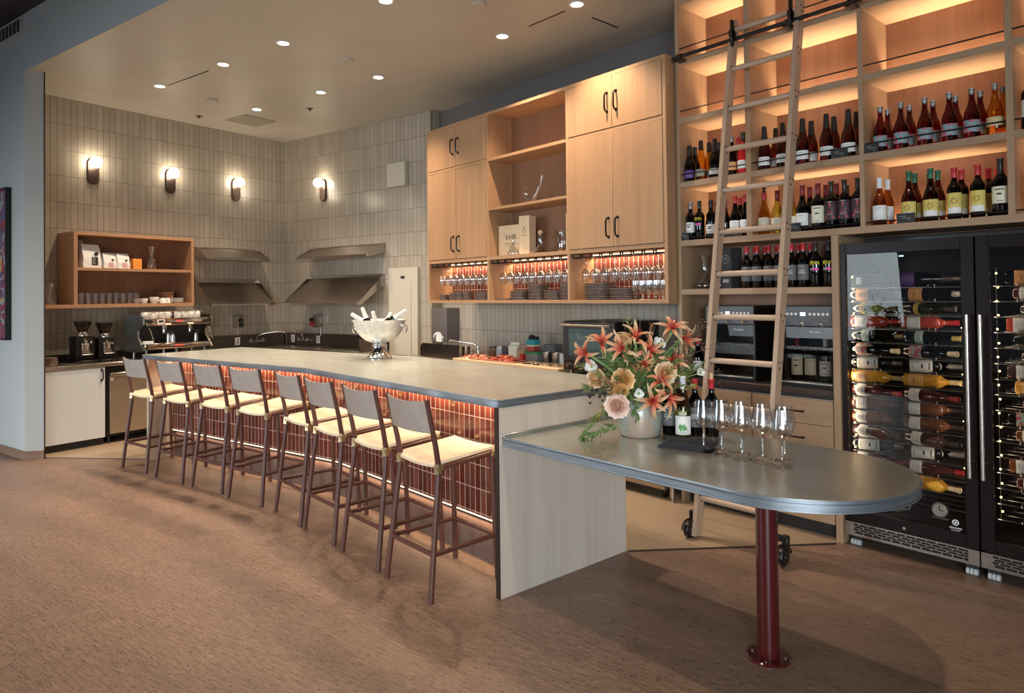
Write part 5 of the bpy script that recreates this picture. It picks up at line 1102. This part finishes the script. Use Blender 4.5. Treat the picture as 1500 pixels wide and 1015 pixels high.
for l_, rz, lab, wall in [(T(R0 + .021, 5.75, .96), LW, 'white outlet plate on the steel splash of the left wall', 0), (T(-8.735, RR - .021, .96), RW, 'white outlet plate near the corner on the back splash', 0), (T(-8.15, RR - .021, .96), RW, 'white outlet plate below the red-knobbed switch box', 0)]:
    o = thing('outlet', lab, 'outlet', l_, rz, 'outlet plates on the splash'); B(paper_w).box(-.04, .04, -.006, 0, 0, .11, .002).build('plate', o); B(ink_grey).box(-.017, .017, -.008, -.006, .02, .05).box(-.017, .017, -.008, -.006, .06, .09).build('sockets', o)
o = thing('socket_outlet', 'small pale socket box just above the right end of the espresso machine', 'outlet', T(R0, 5.13, 1.40), LW); B(paper_w).box(-.04, .04, -.03, 0, 0, .08, .003).build('plate', o); B(ink_grey).box(-.015, .015, -.031, -.03, .02, .05).build('socket', o)
o = thing('access_panel', 'square cream access panel high on the back wall', 'panel', T(-6.505, RR, 3.08), RW); B(cream_metal).box(-.165, .165, -.06, 0, 0, .315, .004).build('box_body', o); B(cream_metal).box(-.158, .158, -.066, -.06, .007, .308, .002).build('cover', o)
o = thing('breaker_panel', 'tall cream breaker panel on the back wall behind the champagne bowl', 'panel', T(-6.41, RR, .78), RW); B(cream_metal).box(-.26, .26, -.05, 0, 0, 1.225, .004).build('box_body', o)
d = B(cream_metal).box(-.15, .15, -.058, -.05, .08, 1.03, .002).build('door', o); B(ink).box(-.14, -.115, -.064, -.058, .50, .545).build('latch', d); B(ink).box(-.035, .035, -.053, -.05, 1.08, 1.115).build('name_plate', o)
# ---------------------------------------------------------------- counter under the wall cabinets
kc = thing('prep_counter', 'stainless prep counter under the oak wall cabinets', 'countertop', (-5.2, 4.42, .88)); B(steel).box(-1.9, 1.945, 0, .70, 0, .04, .004).build('counter_surface', kc)
m = B(steel)
for x in (-1.85, 1.92): m.cyl((x, .04, -.84), (x, .04, 0), .021, n=14).cyl((x, .04, -.876), (x, .04, -.84), .014, n=12)
m.build('leg', kc)
tf = thing('undercounter_freezer', 'stainless undercounter freezer with dark badge seen below the table', 'freezer', (-4.3, 4.45, 0))
B(steel).box(-.98, .96, .02, .62, .085, .872, .003).build('body', tf)
for x0, x1 in ((-.975, -.01), (.0, .957)): B(steel).box(x0, x1, 0, .02, .24, .86, .003).build('door', tf)
g = B(steel).box(-.98, .957, -.006, .02, .085, .232, .004).build('lower_panel', tf); B(ink).box(.685, .885, -.010, -.006, .125, .175, .002).build('badge', g); text('True', .042, ink_w, g, (.83, -.0104, .135))
m = B(black_metal)
for x in (-.9, .9): m.cyl((x, .08, .04), (x, .08, .085), .02, n=12).cyl((x - .012, .08, .03), (x + .012, .08, .03), .026, n=16)
m.build('caster', tf)
ov = thing('countertop_oven', 'black countertop convection oven with glass door beside the flowers', 'oven', (-4.15, 4.46, .9202))
B(black_metal).box(-.31, .31, .02, .60, .03, .47, .004).build('body', ov); B(bronze).box(-.31, .31, .0, .02, .03, .11, .003).build('control_panel', ov)
d = B(black_pl).box(-.308, .308, -.004, .02, .112, .462, .003).build('door', ov); B(mat('oven_window', (.06, .09, .09), .06)).box(-.23, .23, -.006, -.004, .16, .40).build('window', d); B(steel).cyl((-.29, -.045, .435), (.29, -.045, .435), .011, n=12).box(-.28, -.262, -.045, 0, .43, .44).box(.262, .28, -.045, 0, .43, .44).build('handle', d)
for x in (-.24, -.14, -.05, .1, .2): B(chrome).cyl((x, 0, .07), (x, -.026, .07), .022, .018, 16).build('knob', ov)
m = B(steel)
for x in (-.27, .27):
    for y in (.06, .52): m.cyl((x, y, 0), (x, y, .03), .018, n=12)
m.build('foot', ov)
sd = thing('soap_dispenser', 'grey paper towel dispenser hanging on the tiles at the left of the prep counter', 'dispenser', (-7.09, 5.12, 1.06)); B(mat('smoke_plastic', (.12, .105, .10), .3)).box(-.18, .16, -.20, 0, 0, .42, .012, 2).build('housing', sd); B(paper_w).box(-.06, .06, -.205, -.19, .0, .10).build('paper', sd)
hs = thing('hand_sink', 'steel splash guard and gooseneck tap at the left end of the prep counter', 'sink', (-6.70, 4.60, .9202)); pts = [(-.33, 0), (.45, 0), (.45, .15), (-.26, .15), (-.30, .135), (-.325, .10)]
m = B(dark_steel); a = [m.bm.verts.new((x, 0, z)) for x, z in pts]; c = [m.bm.verts.new((x, .006, z)) for x, z in pts]; n = len(pts); m._fin([m.bm.faces.new(a), m.bm.faces.new(c[::-1])] + [m.bm.faces.new((a[i], c[i], c[(i + 1) % n], a[(i + 1) % n])) for i in range(n)]); m.build('splash_guard', hs, smooth=False)
B(chrome).tube([(-.28, .30, 0), (-.28, .30, .20)] + [(-.28 - .06 * (1 - math.cos(a)) * .9, .30 - .03 * (1 - math.cos(a)), .20 + .06 * math.sin(a)) for a in [PI * k / 8 for k in range(9)]] + [(-.388, .24, .165)], .008, 10).build('gooseneck', hs)
pf = thing('deck_faucet', 'chrome deck faucet with long swivel spout and cross handles on the prep counter', 'faucet', (-6.05, 4.72, .9202)); m = B(chrome).cyl((-.09, 0, .03), (.09, 0, .03), .013, n=12)
for k in (-.09, .09): m.cyl((k, 0, 0), (k, 0, .10), .014, n=12)
m.build('body', pf); B(chrome).tube([(0, 0, .03), (0, 0, .15), (-.06, -.02, .175), (-.40, -.10, .20), (-.43, -.11, .16)], .010, 10).build('spout', pf)
for k in (-.09, .09): B(chrome).cyl((k - .03, 0, .085), (k + .03, 0, .085), .006, n=8).cyl((k, -.03, .085), (k, .03, .085), .006, n=8).build('cross_handle', pf)
def jar(name, lab, cat, loc_, r, h, m_, top_=None, th=.015, tm=None, group=None):
    o = thing(name, lab, cat, loc_, 0, group); B(m_).lathe([(0, 0), (r * .92, 0), (r, .01), (r, h), (r * .93, h), (r * .9, .012), (0, .012)], 24).build('container', o, ang=50)
    if tm: B(tm).lathe([(0, h), (r * 1.04, h), (r * 1.04, h + th), (0, h + th)], 24).build('lid', o)
    return o
ZP = .9202
jar('steel_canister', 'steel canister left of the meat board', 'canister', (-6.30, 4.74, ZP), .05, .13, steel)
jar('jar', 'brown jar with dark lid behind the meat board', 'jar', (-6.10, 4.98, ZP), .045, .11, mat('jar_brown', (.22, .09, .04), .3), tm=cap_black); jar('jar', 'glass jar with silver lid and white label behind the meat board', 'jar', (-6.0, 5.0, ZP), .05, .12, mat('jar_label', (.5, .5, .5), .4), tm=steel); jar('jar', 'dark jar next to the silver-lidded jar', 'jar', (-5.90, 5.0, ZP), .045, .10, mat('jar_dark', (.06, .05, .05), .3), tm=cap_black)
for k, (x, lab) in enumerate([(-5.66, 'cream paper bag standing left behind the meat board'), (-5.53, 'brown kraft paper bag beside the cream bag on the prep counter')]):
    o = thing('paper_bag', lab, 'bag', (x, 4.93, ZP), .2 - .3 * k); B(paper_cream if k == 0 else mat('kraft', (.42, .28, .16), .8)).box(-.07, .07, -.05, .05, 0, .17 - .03 * k, .012).build('bag_body', o); B(paper_cream if k == 0 else bpy.data.materials['kraft']).box(-.06, .06, -.012, .012, .165 - .03 * k, .20 - .03 * k, .006).build('folded_top', o)
def tub(name, lab, loc_, w, d_, h, m_, lidm=None, rz=0, grp=None):
    o = thing(name, lab, 'container', loc_, rz, grp); B(m_).box(-w / 2, w / 2, -d_ / 2, d_ / 2, 0, h, .006).build('container', o)
    if lidm: B(lidm).box(-w / 2 - .004, w / 2 + .004, -d_ / 2 - .004, d_ / 2 + .004, h, h + .018, .004).build('lid', o)
    return o
tub('food_container', 'clear grey container with green lid on the prep counter', (-5.30, 4.90, ZP), .18, .14, .10, mat('tub_grey', (.20, .21, .20), .3), mat('lid_green', (.02, .25, .08), .4))
tub('food_carton', 'red and white carton stacked on the green-lidded container', (-5.34, 4.90, ZP + .1185), .10, .09, .05, mat('carton_red', (.45, .07, .05), .5), paper_cream)
tub('fruit_carton', 'turquoise carton of dark berries on top of the stack', (-5.34, 4.90, ZP + .1870), .11, .10, .055, mat('carton_teal', (.03, .33, .36), .5))
berry = mat('dark_berry', (.012, .008, .02), .35)
bm_ = B(berry)
for k in range(26): bm_.ball((-5.34 + random.uniform(-.045, .045), 4.90 + random.uniform(-.04, .04), ZP + .250 + random.uniform(0, .018) + (.012 if k % 3 == 0 else 0)), .012, u=8, v=6)
o = bm_.build('berries'); tag(o, 'dark berries heaped in the turquoise carton', 'fruit', None, 'stuff')
tub('red_bottle', 'small red container in front of the green-lidded tub', (-5.43, 4.83, ZP), .05, .05, .09, cap_red)
tub('food_container', 'grey plastic box standing behind the steel pots', (-5.19, 5.03, ZP), .16, .10, .19, mat('tub_smoke', (.16, .15, .15), .3))
for x, lab in [(-5.16, 'left steel pot on the prep counter next to the green-lidded container'), (-5.02, 'right steel pot on the prep counter')]: jar('steel_pot', lab, 'pot', (x, 4.92, ZP), .048, .12, steel, group='steel pots')
tub('food_container', 'white tapered tub right of the steel pots', (-4.90, 4.95, ZP), .11, .11, .12, paper_w); jar('jar', 'dark jar with red top next to the oven', 'jar', (-4.80, 4.93, ZP), .035, .13, mat('jar_olive', (.10, .08, .05), .3), tm=cap_red)
bw = wood('board_wood', (.55, .38, .22), (.68, .50, .32), 'x', .55, 30)
o = thing('cutting_board', 'wooden cutting board under the sliced meat', 'board', (-5.62, 4.60, ZP), .05); B(bw).box(-.52, .50, -.15, .16, 0, .03, .006).build('board', o)
o = thing('cutting_board', 'pale wooden cutting board with tongs left of the oven', 'board', (-4.86, 4.62, ZP), -.02); B(bw).box(-.25, .35, -.17, .15, 0, .03, .006).build('board', o)
o = thing('meat_board', 'small red-brown serving board under the deep red ham', 'board', (-5.44, 4.60, ZP + .0302), .05); B(mat('board_red', (.36, .12, .07), .5)).box(-.22, .22, -.11, .12, 0, .012, .004).build('board', o)
def heap(name, lab, c, rx, ry, n, cols, sz):
    m = MB()
    for k in range(n):
        m.use(random.choice(cols)); a = random.uniform(0, 2 * PI); q = math.sqrt(random.random()); x, y = c[0] + rx * q * math.cos(a), c[1] + ry * q * math.sin(a); z = c[2] + .006 + random.random() * .05 * (1 - q)
        R_ = Matrix.Rotation(random.uniform(-.6, .6), 4, 'X') @ Matrix.Rotation(random.uniform(-.6, .6), 4, 'Y') @ Matrix.Rotation(random.uniform(0, PI), 4, 'Z')
        m.ball((x, y, z), sz, (1, .7, .16), 10, 6, R_)
    o = m.build(name); tag(o, lab, 'meat', None, 'stuff'); return o
mr_ = mat('ham_red', (.50, .06, .035), .4); mo_ = mat('salmon_pink', (.68, .22, .12), .45); mp_ = mat('pale_fat', (.72, .42, .28), .5)
heap('sliced_ham', 'deep red sliced ham heaped on the small serving board', (-5.44, 4.60, ZP + .0425), .19, .09, 90, [mr_, mr_, mo_], .03); heap('sliced_salami', 'orange-pink sliced meat spread on the left of the cutting board', (-5.86, 4.60, ZP + .0305), .25, .11, 110, [mo_, mo_, mp_], .032)
for k, (x, y, rz, lab) in enumerate([(-5.0, 4.56, .25, 'black-handled tongs, left pair on the pale cutting board'), (-4.86, 4.55, .05, 'black-handled tongs, middle pair on the pale cutting board'), (-4.72, 4.58, -.2, 'black-handled tongs, right pair on the pale cutting board')]):
    o = thing('tongs', lab, 'tongs', (x, y, ZP + .0305), rz, 'tongs on the pale cutting board'); B(black_pl).box(-.10, .0, -.010, -.002, 0, .012, .002).box(-.10, .0, .002, .010, 0, .012, .002).build('handle', o); B(chrome).box(0, .10, -.012, -.006, .002, .012, .001).box(0, .10, .006, .012, .002, .012, .001).ball((.11, 0, .012), .018, (1, 1, .5), 12, 8).build('jaws', o)
# ---------------------------------------------------------------- vase and flowers
VX, VY = -2.390, 2.970
V0 = Vector((VX, VY, .8652)); RV = Vector((.6535, .7569, 0)).normalized(); CV = Vector((.7569, -.6535, 0)).normalized()
def F(u, v, dd=0.0):
    k = .00371 * (1 - dd / 3.75); return V0 + RV * ((u - 938) * k) + CV * dd + Vector((0, 0, (634 - v) * k + .0 + dd * .0))
glaze = noisy('celadon_glaze', (.34, .33, .29), (.50, .36, .26), (1, 1, .8), 7, .28, 0, 4, .35, .7, coat=.3)
def _gl(m):
    b = m.node_tree.nodes['Principled BSDF']; n = [x for x in m.node_tree.nodes if x.type == 'VALTORGB'][0]; e = n.color_ramp.elements
    e[0].color = (.20, .22, .20, 1); e[1].color = (.34, .29, .23, 1); x = e.new(.48); x.color = (.31, .33, .29, 1); x = e.new(.60); x.color = (.40, .29, .22, 1)
_gl(glaze)
vs = B(glaze).lathe([(r_ * 1.12, z_ * 1.06) for r_, z_ in [(0, 0), (.088, 0), (.095, .006), (.103, .05), (.106, .10), (.103, .145), (.092, .175), (.078, .190), (.074, .197), (.076, .203), (.070, .203), (.068, .192), (.09, .15), (.085, .02), (0, .014)]], 48).build('vase', None, V0, ang=60); tag(vs, 'round grey-green glazed ceramic vase on the zinc table', 'vase')
def petal_mat(name, stops):
    m = mat(name, stops[0][1], .5); b = m.node_tree.nodes['Principled BSDF']; mp = coords(m, (1, 1, 1)); ln = N(m, 'ShaderNodeVectorMath', operation='LENGTH'); LK(m, mp, 'Vector', ln, 0)
    mr = N(m, 'ShaderNodeMapRange'); mr.inputs['From Max'].default_value = .10; LK(m, ln, 'Value', mr, 'Value'); r = ramp(m, stops); LK(m, mr, 'Result', r, 'Fac'); LK(m, r, 'Color', b, 'Base Color')
    b.inputs['Subsurface Weight'].default_value = .0; return m
lily_m = petal_mat('amaryllis_petal', [(0, (.36, .02, .015)), (.28, (.50, .065, .035)), (.50, (.60, .19, .09)), (.75, (.62, .36, .19)), (1, (.55, .42, .24))])
peach_m = petal_mat('peach_petal', [(0, (.70, .38, .15)), (.25, (.78, .50, .25)), (.60, (.84, .64, .42))]); orange_m = petal_mat('apricot_petal', [(0, (.62, .26, .06)), (.25, (.74, .40, .12)), (.60, (.82, .56, .28))]); blush_m = petal_mat('blush_petal', [(0, (.70, .36, .24)), (.25, (.78, .50, .38)), (.65, (.86, .68, .56))]); white_m = mat('white_petal', (.80, .78, .72), .5)
stem_g = noisy('stem_green', (.16, .26, .08), (.26, .38, .14), (1, 1, 1), 10, .5); leaf_a = noisy('leaf_green', (.055, .12, .03), (.16, .24, .07), (1, 1, 1), 14, .5); leaf_b = noisy('leaf_olive', (.16, .16, .04), (.32, .28, .09), (1, 1, 1), 14, .55); leaf_c = noisy('leaf_rust', (.26, .12, .05), (.42, .22, .09), (1, 1, 1), 14, .6); twig_m = mat('twig_brown', (.13, .085, .06), .7)
def petal(m, yaw, open_, L, W, curl, roll=0, n=8, cup=.25, base=0, bend=0):
    rows = []
    ang = open_; p = Vector((base, 0, 0)); R_ = Matrix.Rotation(yaw, 3, 'Z')
    for i in range(n + 1):
        t = i / n; w = W * (math.sin(PI * min(1, .06 + t * .94)) ** .7) * (1 - .25 * t) / 2 if t < .999 else .0012
        nn = Vector((-math.sin(ang), 0, math.cos(ang))); rows.append([m.bm.verts.new(R_ @ (p + Vector((0, sy * w + bend * t * t + .12 * abs(bend) * math.sin(9 * t), 0)) + nn * (cup * w * abs(sy)))) for sy in (-1, 0, 1)])
        p = p + Vector((math.cos(ang), 0, math.sin(ang))) * (L / n); ang -= curl / n
    fs = []
    for a, b in zip(rows, rows[1:]):
        for k in (0, 1): fs.append(m.bm.faces.new((a[k], a[k + 1], b[k + 1], b[k])))
    m._fin(fs)
def rpetal(m, yaw, op, L, W, curl, base, z0=0.0, lip=0.0, n=7):
    rows = []; ang = op; p = Vector((base, 0, z0)); R_ = Matrix.Rotation(yaw, 3, 'Z')
    for i in range(n + 1):
        t = i / n; w = W * (math.sin(PI * (.10 + .78 * t)) ** .7) / 2; nn = Vector((-math.sin(ang), 0, math.cos(ang)))
        rows.append([m.bm.verts.new(R_ @ (p + Vector((0, s * w, 0)) + nn * (.42 * w * s * s))) for s in (-1, -.5, 0, .5, 1)])
        p = p + Vector((math.cos(ang), 0, math.sin(ang))) * (L / n); ang -= curl / n
        if t > .68: ang -= lip / n * 3
    fs = []
    for A, Bq in zip(rows, rows[1:]):
        for k in range(4): fs.append(m.bm.faces.new((A[k], A[k + 1], Bq[k + 1], Bq[k])))
    m._fin(fs)
def bezier(a, b, c, d, n=9): return [a * (1 - t) ** 3 + b * 3 * t * (1 - t) ** 2 + c * 3 * t * t * (1 - t) + d * t ** 3 for t in [i / n for i in range(n + 1)]]
MOUTH = V0 + Vector((0, 0, .15))
def stem_to(o, end, r, m_, droop=.0, name='stem'):
    a = MOUTH + Vector((random.uniform(-.03, .03), random.uniform(-.03, .03), 0)); d = end - a
    pts = bezier(a, a + Vector((d.x * .15, d.y * .15, abs(d.z) * .3 + .10)), end - Vector((d.x * .3, d.y * .3, d.z * .25 - droop)), end, 9)
    s = B(m_).tube([p - o.location for p in pts], r, 7); c = s.build(name, o); q = o.rotation_euler.to_matrix().inverted()
    c.matrix_parent_inverse = q.to_4x4(); return c
def aim(o, d): o.rotation_euler = Vector(d).to_track_quat('Z', 'Y').to_euler()
def lily(u, v, dd, facing, lab, sz=1.0, stem=True, bud=False):
    o = thing('amaryllis', lab, 'flower', F(u, v, dd), 0, 'red-orange amaryllis blooms'); aim(o, facing); m = B(lily_m); off = random.uniform(0, 1)
    for k in range(7): petal(m, off + k * PI / 3.5 + random.uniform(-.12, .12), (1.15 if not bud else 1.45) - .3 * (k % 2) + random.uniform(-.15, .15), .122 * sz * random.uniform(.8, 1.15), .026 * sz, (2.0 if not bud else .5) * random.uniform(.3, 1.45), n=10, cup=.7, bend=random.uniform(-.035, .035))
    m.build('petals', o, ang=80); s = B(cap_red)
    for k in range(5):
        a = k * 1.26 + off; s.tube([(0, 0, 0), (.012 * math.cos(a), .012 * math.sin(a), .05 * sz), (.025 * math.cos(a), .025 * math.sin(a), .085 * sz)], .0012, 5)
    s.build('stamens', o)
    if stem: stem_to(o, o.location, .0075, stem_g)
    return o
CVu = CV + Vector((0, 0, .15))
LI = [(858, 508, .10, CV * .6 - RV * .8 + Vector((0, 0, .1)), 'amaryllis bloom farthest left in the bouquet'), (878, 497, .08, CV * .7 + Vector((0, 0, .6)), 'amaryllis bloom above and right of the leftmost one'), (911, 503, .10, CV * .9 - RV * .5 + Vector((0, 0, .2)), 'amaryllis bloom left of the tall centre bloom'), (928, 492, .10, CV * .5 + Vector((0, 0, .9)), 'amaryllis bloom at the top centre of the bouquet'), (943, 504, .12, CV + RV * .5 + Vector((0, 0, .2)), 'deep red amaryllis bloom right of the top centre'), (988, 482, .0, CV * .7 - RV * .2 + Vector((0, 0, .7)), 'upper amaryllis bloom on the tall stem at the right'), (999, 492, .02, CV * .6 + RV * .8 - Vector((0, 0, .3)), 'lower amaryllis bloom on the tall stem at the right'), (948, 574, .16, CV - RV * .1 - Vector((0, 0, .1)), 'amaryllis bloom hanging over the vase rim, left one'), (968, 571, .15, CV * .8 + RV * .6, 'amaryllis bloom hanging over the vase rim, right one'), (961, 552, .14, CV * .6 + Vector((0, 0, .8)), 'amaryllis bloom pointing up just above the vase rim blooms'), (938, 525, .13, CV + Vector((0, 0, .3)), 'half-open amaryllis bud in the middle of the bouquet'), (980, 522, .08, CV * .7 + RV * .6 + Vector((0, 0, .2)), 'amaryllis bloom tucked in behind the peach rose at the right')]
for i, (u, v, dd, fc, lab) in enumerate(LI): lily(u, v, dd, fc, lab, .82 if i == 10 else 1.0, True, i == 10)
def rose(u, v, dd, facing, m_, r, lab):
    o = thing('rose', lab, 'flower', F(u, v, dd), 0, 'roses in the bouquet'); aim(o, facing); m = B(m_)
    for ring, (n, base, rt_, zt, W, lip) in enumerate([(2, .02, .07, .30, .36, 0), (3, .04, .20, .31, .62, 0), (4, .06, .38, .27, .88, .1), (5, .08, .58, .17, 1.08, .5), (5, .10, .80, .02, 1.40, 1.1), (6, .12, .98, -.16, 1.45, 1.5)]):
        mean = math.atan2(zt + .55, rt_ - base); L = math.hypot(zt + .55, rt_ - base) * 1.06
        for k in range(n): rpetal(m, ring * .75 + k * 2 * PI / n + random.uniform(-.12, .12), mean - .5 + random.uniform(-.06, .06), L * r, W * r, -1.0, base * r, -.55 * r, lip * random.uniform(.6, 1.3))
    m.build('petals', o, ang=80); stem_to(o, o.location - Vector(facing).normalized() * r * .1, .003, stem_g); return o
rose(867, 545, .10, CV * .7 - RV * .7 - Vector((0, 0, .1)), peach_m, .052, 'peach rose farthest left in the bouquet'); rose(906, 545, .15, CV + Vector((0, 0, .15)) - RV * .2, orange_m, .056, 'apricot rose left of centre in the bouquet'); rose(903, 563, .15, CV * .8 - Vector((0, 0, .4)), orange_m, .042, 'small apricot rose below the larger apricot one'); rose(970, 536, .15, CV + RV * .15 + Vector((0, 0, .1)), peach_m, .056, 'round peach rose at the right of the bouquet'); rose(896, 583, .16, CV - RV * .3, blush_m, .060, 'blush pink rose drooping at the lower left above the table'); rose(914, 493, .02, CV * .6 + Vector((0, 0, .7)), peach_m, .045, 'peach rose behind the amaryllis at the top')
def anemone(u, v, dd, facing, lab, r=.035):
    o = thing('anemone', lab, 'flower', F(u, v, dd), 0, 'white blooms in the bouquet'); aim(o, facing); m = B(white_m)
    for k in range(7): rpetal(m, k * 2 * PI / 7 + random.uniform(-.2, .2), .15 + .25 * (k % 2), r * 1.15, r * 1.15, -.9, .004, 0, .5, 6)
    m.build('petals', o, ang=80); B(stem_g).ball((0, 0, .008), .007, u=10, v=8).build('centre', o); stem_to(o, o.location, .0022, stem_g)
anemone(864, 529, .10, CV - RV * .5 + Vector((0, 0, .4)), 'white anemone at the left of the bouquet'); anemone(963, 500, .05, CV + RV * .3 + Vector((0, 0, .6)), 'white anemone at the top right of the bouquet'); anemone(927, 563, .18, CV, 'small white bloom in the centre of the bouquet', .025); anemone(1028, 546, -.02, CV + Vector((0, 0, .5)), 'small white bloom at the far right tip of the bouquet', .022)
# foliage
def sprig(base, tip, leaf, L, W, n, lab, m_leaf, m_stem, droop=.03, r=.0018, grp='foliage sprigs in the bouquet', name='foliage_sprig', spread=1.0):
    o = thing(name, lab, 'foliage', base, 0, grp); d = tip - base
    pts = bezier(Vector((0, 0, 0)), d * .3 + Vector((0, 0, .05)), d * .7 + Vector((0, 0, droop)), d, 12); B(m_stem).tube(pts, r, 5, taper=.5).build('stem', o)
    m = B(m_leaf)
    for k in range(n):
        t = .28 + .72 * k / max(1, n - 1); i = min(int(t * 12), 11); p = pts[i].lerp(pts[i + 1], t * 12 - i); tg_ = (pts[i + 1] - pts[i]).normalized()
        q = tg_.to_track_quat('X', 'Z').to_matrix().to_4x4(); R_ = Matrix.Translation(p) @ q @ Matrix.Rotation(random.uniform(0, 2 * PI), 4, 'X') @ Matrix.Rotation(-random.uniform(.5, 1.1) * spread, 4, 'Y')
        l_ = L * random.uniform(.7, 1.15); w_ = W * random.uniform(.8, 1.1)
        a = [Vector((0, 0, 0)), Vector((l_ * .35, w_ / 2, .004)), Vector((l_, 0, -.1 * l_)), Vector((l_ * .35, -w_ / 2, .004)), Vector((l_ * .45, 0, -.003))]
        vv = [m.bm.verts.new(R_ @ x) for x in a]; m._fin([m.bm.faces.new((vv[0], vv[1], vv[4])), m.bm.faces.new((vv[1], vv[2], vv[4])), m.bm.faces.new((vv[2], vv[3], vv[4])), m.bm.faces.new((vv[3], vv[0], vv[4]))])
    m.build('leaves', o, ang=80); return o
random.seed(5)
for k in range(120):
    u = 930 + random.gauss(0, 36); v = 552 - abs(random.gauss(0, 30)) + (22 if k % 3 else -10); dd = random.uniform(-.12, .17)
    sprig(MOUTH + RV * random.uniform(-.05, .05) + CV * random.uniform(-.03, .05), F(u, v, dd), None, random.uniform(.028, .055), random.uniform(.011, .02), 26, 'leafy green sprig filling the body of the bouquet', [leaf_a, leaf_b, leaf_a, leaf_c][k % 4], stem_g, r=.0014)
for k in range(14):
    u = 930 + random.uniform(-60, 66); v = 575 - random.uniform(-4, 30); dd = random.uniform(.0, .14)
    sprig(MOUTH + CV * .04 + RV * (u - 938) * .0006 + Vector((0, 0, .05)), F(u, v, dd), None, .038, .017, 18, 'short leafy sprig low in the bouquet near the vase rim', [leaf_a, leaf_b][k % 2], stem_g, .05, grp='low sprigs around the vase rim')
for (u, v, dd, mm, lab) in [(845, 628, .12, leaf_a, 'trailing vine lying on the table left of the vase'), (866, 604, .12, leaf_b, 'thin trailing vine hanging down left of the vase'), (926, 600, .16, leaf_a, 'leafy vine hanging over the front of the vase'), (962, 590, .13, leaf_a, 'dark leaves hanging over the right of the vase rim')]:
    sprig(MOUTH + CV * .06 + Vector((0, 0, .05)) - RV * (.05 if u < 930 else -.01), F(u, v, dd), None, .055, .018, 26 if u < 900 else 14, lab, mm, stem_g, .06, grp='trailing vines')
sprig(F(915, 615, .12), F(850, 628, .13), None, .055, .018, 24, 'second vine strand lying on the table left of the vase', leaf_a, stem_g, -.02, grp='trailing vines')
for (u, v, lab) in [(1004, 548, 'pale feathery green spray arching to the right over the bottles'), (1012, 557, 'second pale spray arching right over the bottle necks'), (990, 525, 'upright feathery spray on the right of the bouquet')]:
    sprig(MOUTH + Vector((0, 0, .04)), F(u, v, .02), None, .03, .006, 60, lab, leaf_b, stem_g, .09, grp='feathery sprays')
sprig(MOUTH, F(1020, 541, -.05), None, .05, .022, 12, 'small leafy tip sticking out behind the red-capped bottles', leaf_a, stem_g, .03, grp='feathery sprays')
for (u, v, dd, lab) in [(893, 477, -.05, 'thin bare twig rising to the upper left'), (875, 462, 0, 'long thin twig arching left in front of the oven'), (906, 440, 0, 'bare twig reaching up past the cabinet bottom at the left'), (940, 463, .0, 'bare twig rising straight above the bouquet'), (972, 448, 0, 'bare twig bending right toward the shelving post'), (988, 470, .02, 'twig beside the tall right amaryllis'), (1040, 470, .05, 'long twig with tiny seeds crossing the ladder'), (1052, 507, .02, 'twig stretching far right in front of the ladder'), (1060, 545, .03, 'low twig stretching right across the bottles')]:
    o = thing('bare_twig', lab, 'twig', MOUTH, 0, 'bare twigs in the bouquet'); e = F(u, v, dd) - MOUTH; a = bezier(Vector((0, 0, 0)), Vector((e.x * .2, e.y * .2, .25)), e * .8 + Vector((0, 0, .06)), e, 12)
    m = B(twig_m).tube(a, .0017, 5, taper=.5)
    for k in (7, 9, 10): 
        f = a[k] + (a[k + 1] - a[k]).normalized() * .05 + Vector((random.uniform(-.03, .03), random.uniform(-.03, .03), random.uniform(0, .04))); m.tube([a[k], (a[k] + f) / 2 + Vector((0, 0, .006)), f], .0009, 4)
    m.build('branch', o)
    if u > 1030:
        s = B(mat('seed_pale', (.40, .30, .24), .6) if 'seed_pale' not in bpy.data.materials else bpy.data.materials['seed_pale'])
        for k in range(26): s.ball(a[random.randint(7, 11)] + Vector((random.gauss(0, .03), random.gauss(0, .03), random.gauss(.01, .03))), .0022, u=6, v=4)
        s.build('seeds', o)
o = thing('berry_spray', 'cluster of dark berries at the left of the bouquet over the counter edge', 'berries', MOUTH); m = B(berry); s = B(twig_m)
for k in range(15):
    p = F(868 + random.gauss(0, 9), 567 + random.gauss(0, 5), .10 + random.uniform(-.04, .04)) - MOUTH; m.ball(p, .0075, u=10, v=8); s.tube([F(890, 560, .08) - MOUTH, (p + F(890, 560, .08) - MOUTH) / 2 + Vector((0, 0, .01)), p], .001, 4)
s.tube([(0, 0, 0), F(915, 560, .06) - MOUTH, F(890, 560, .08) - MOUTH], .0016, 5); m.build('berries', o); s.build('stem', o)
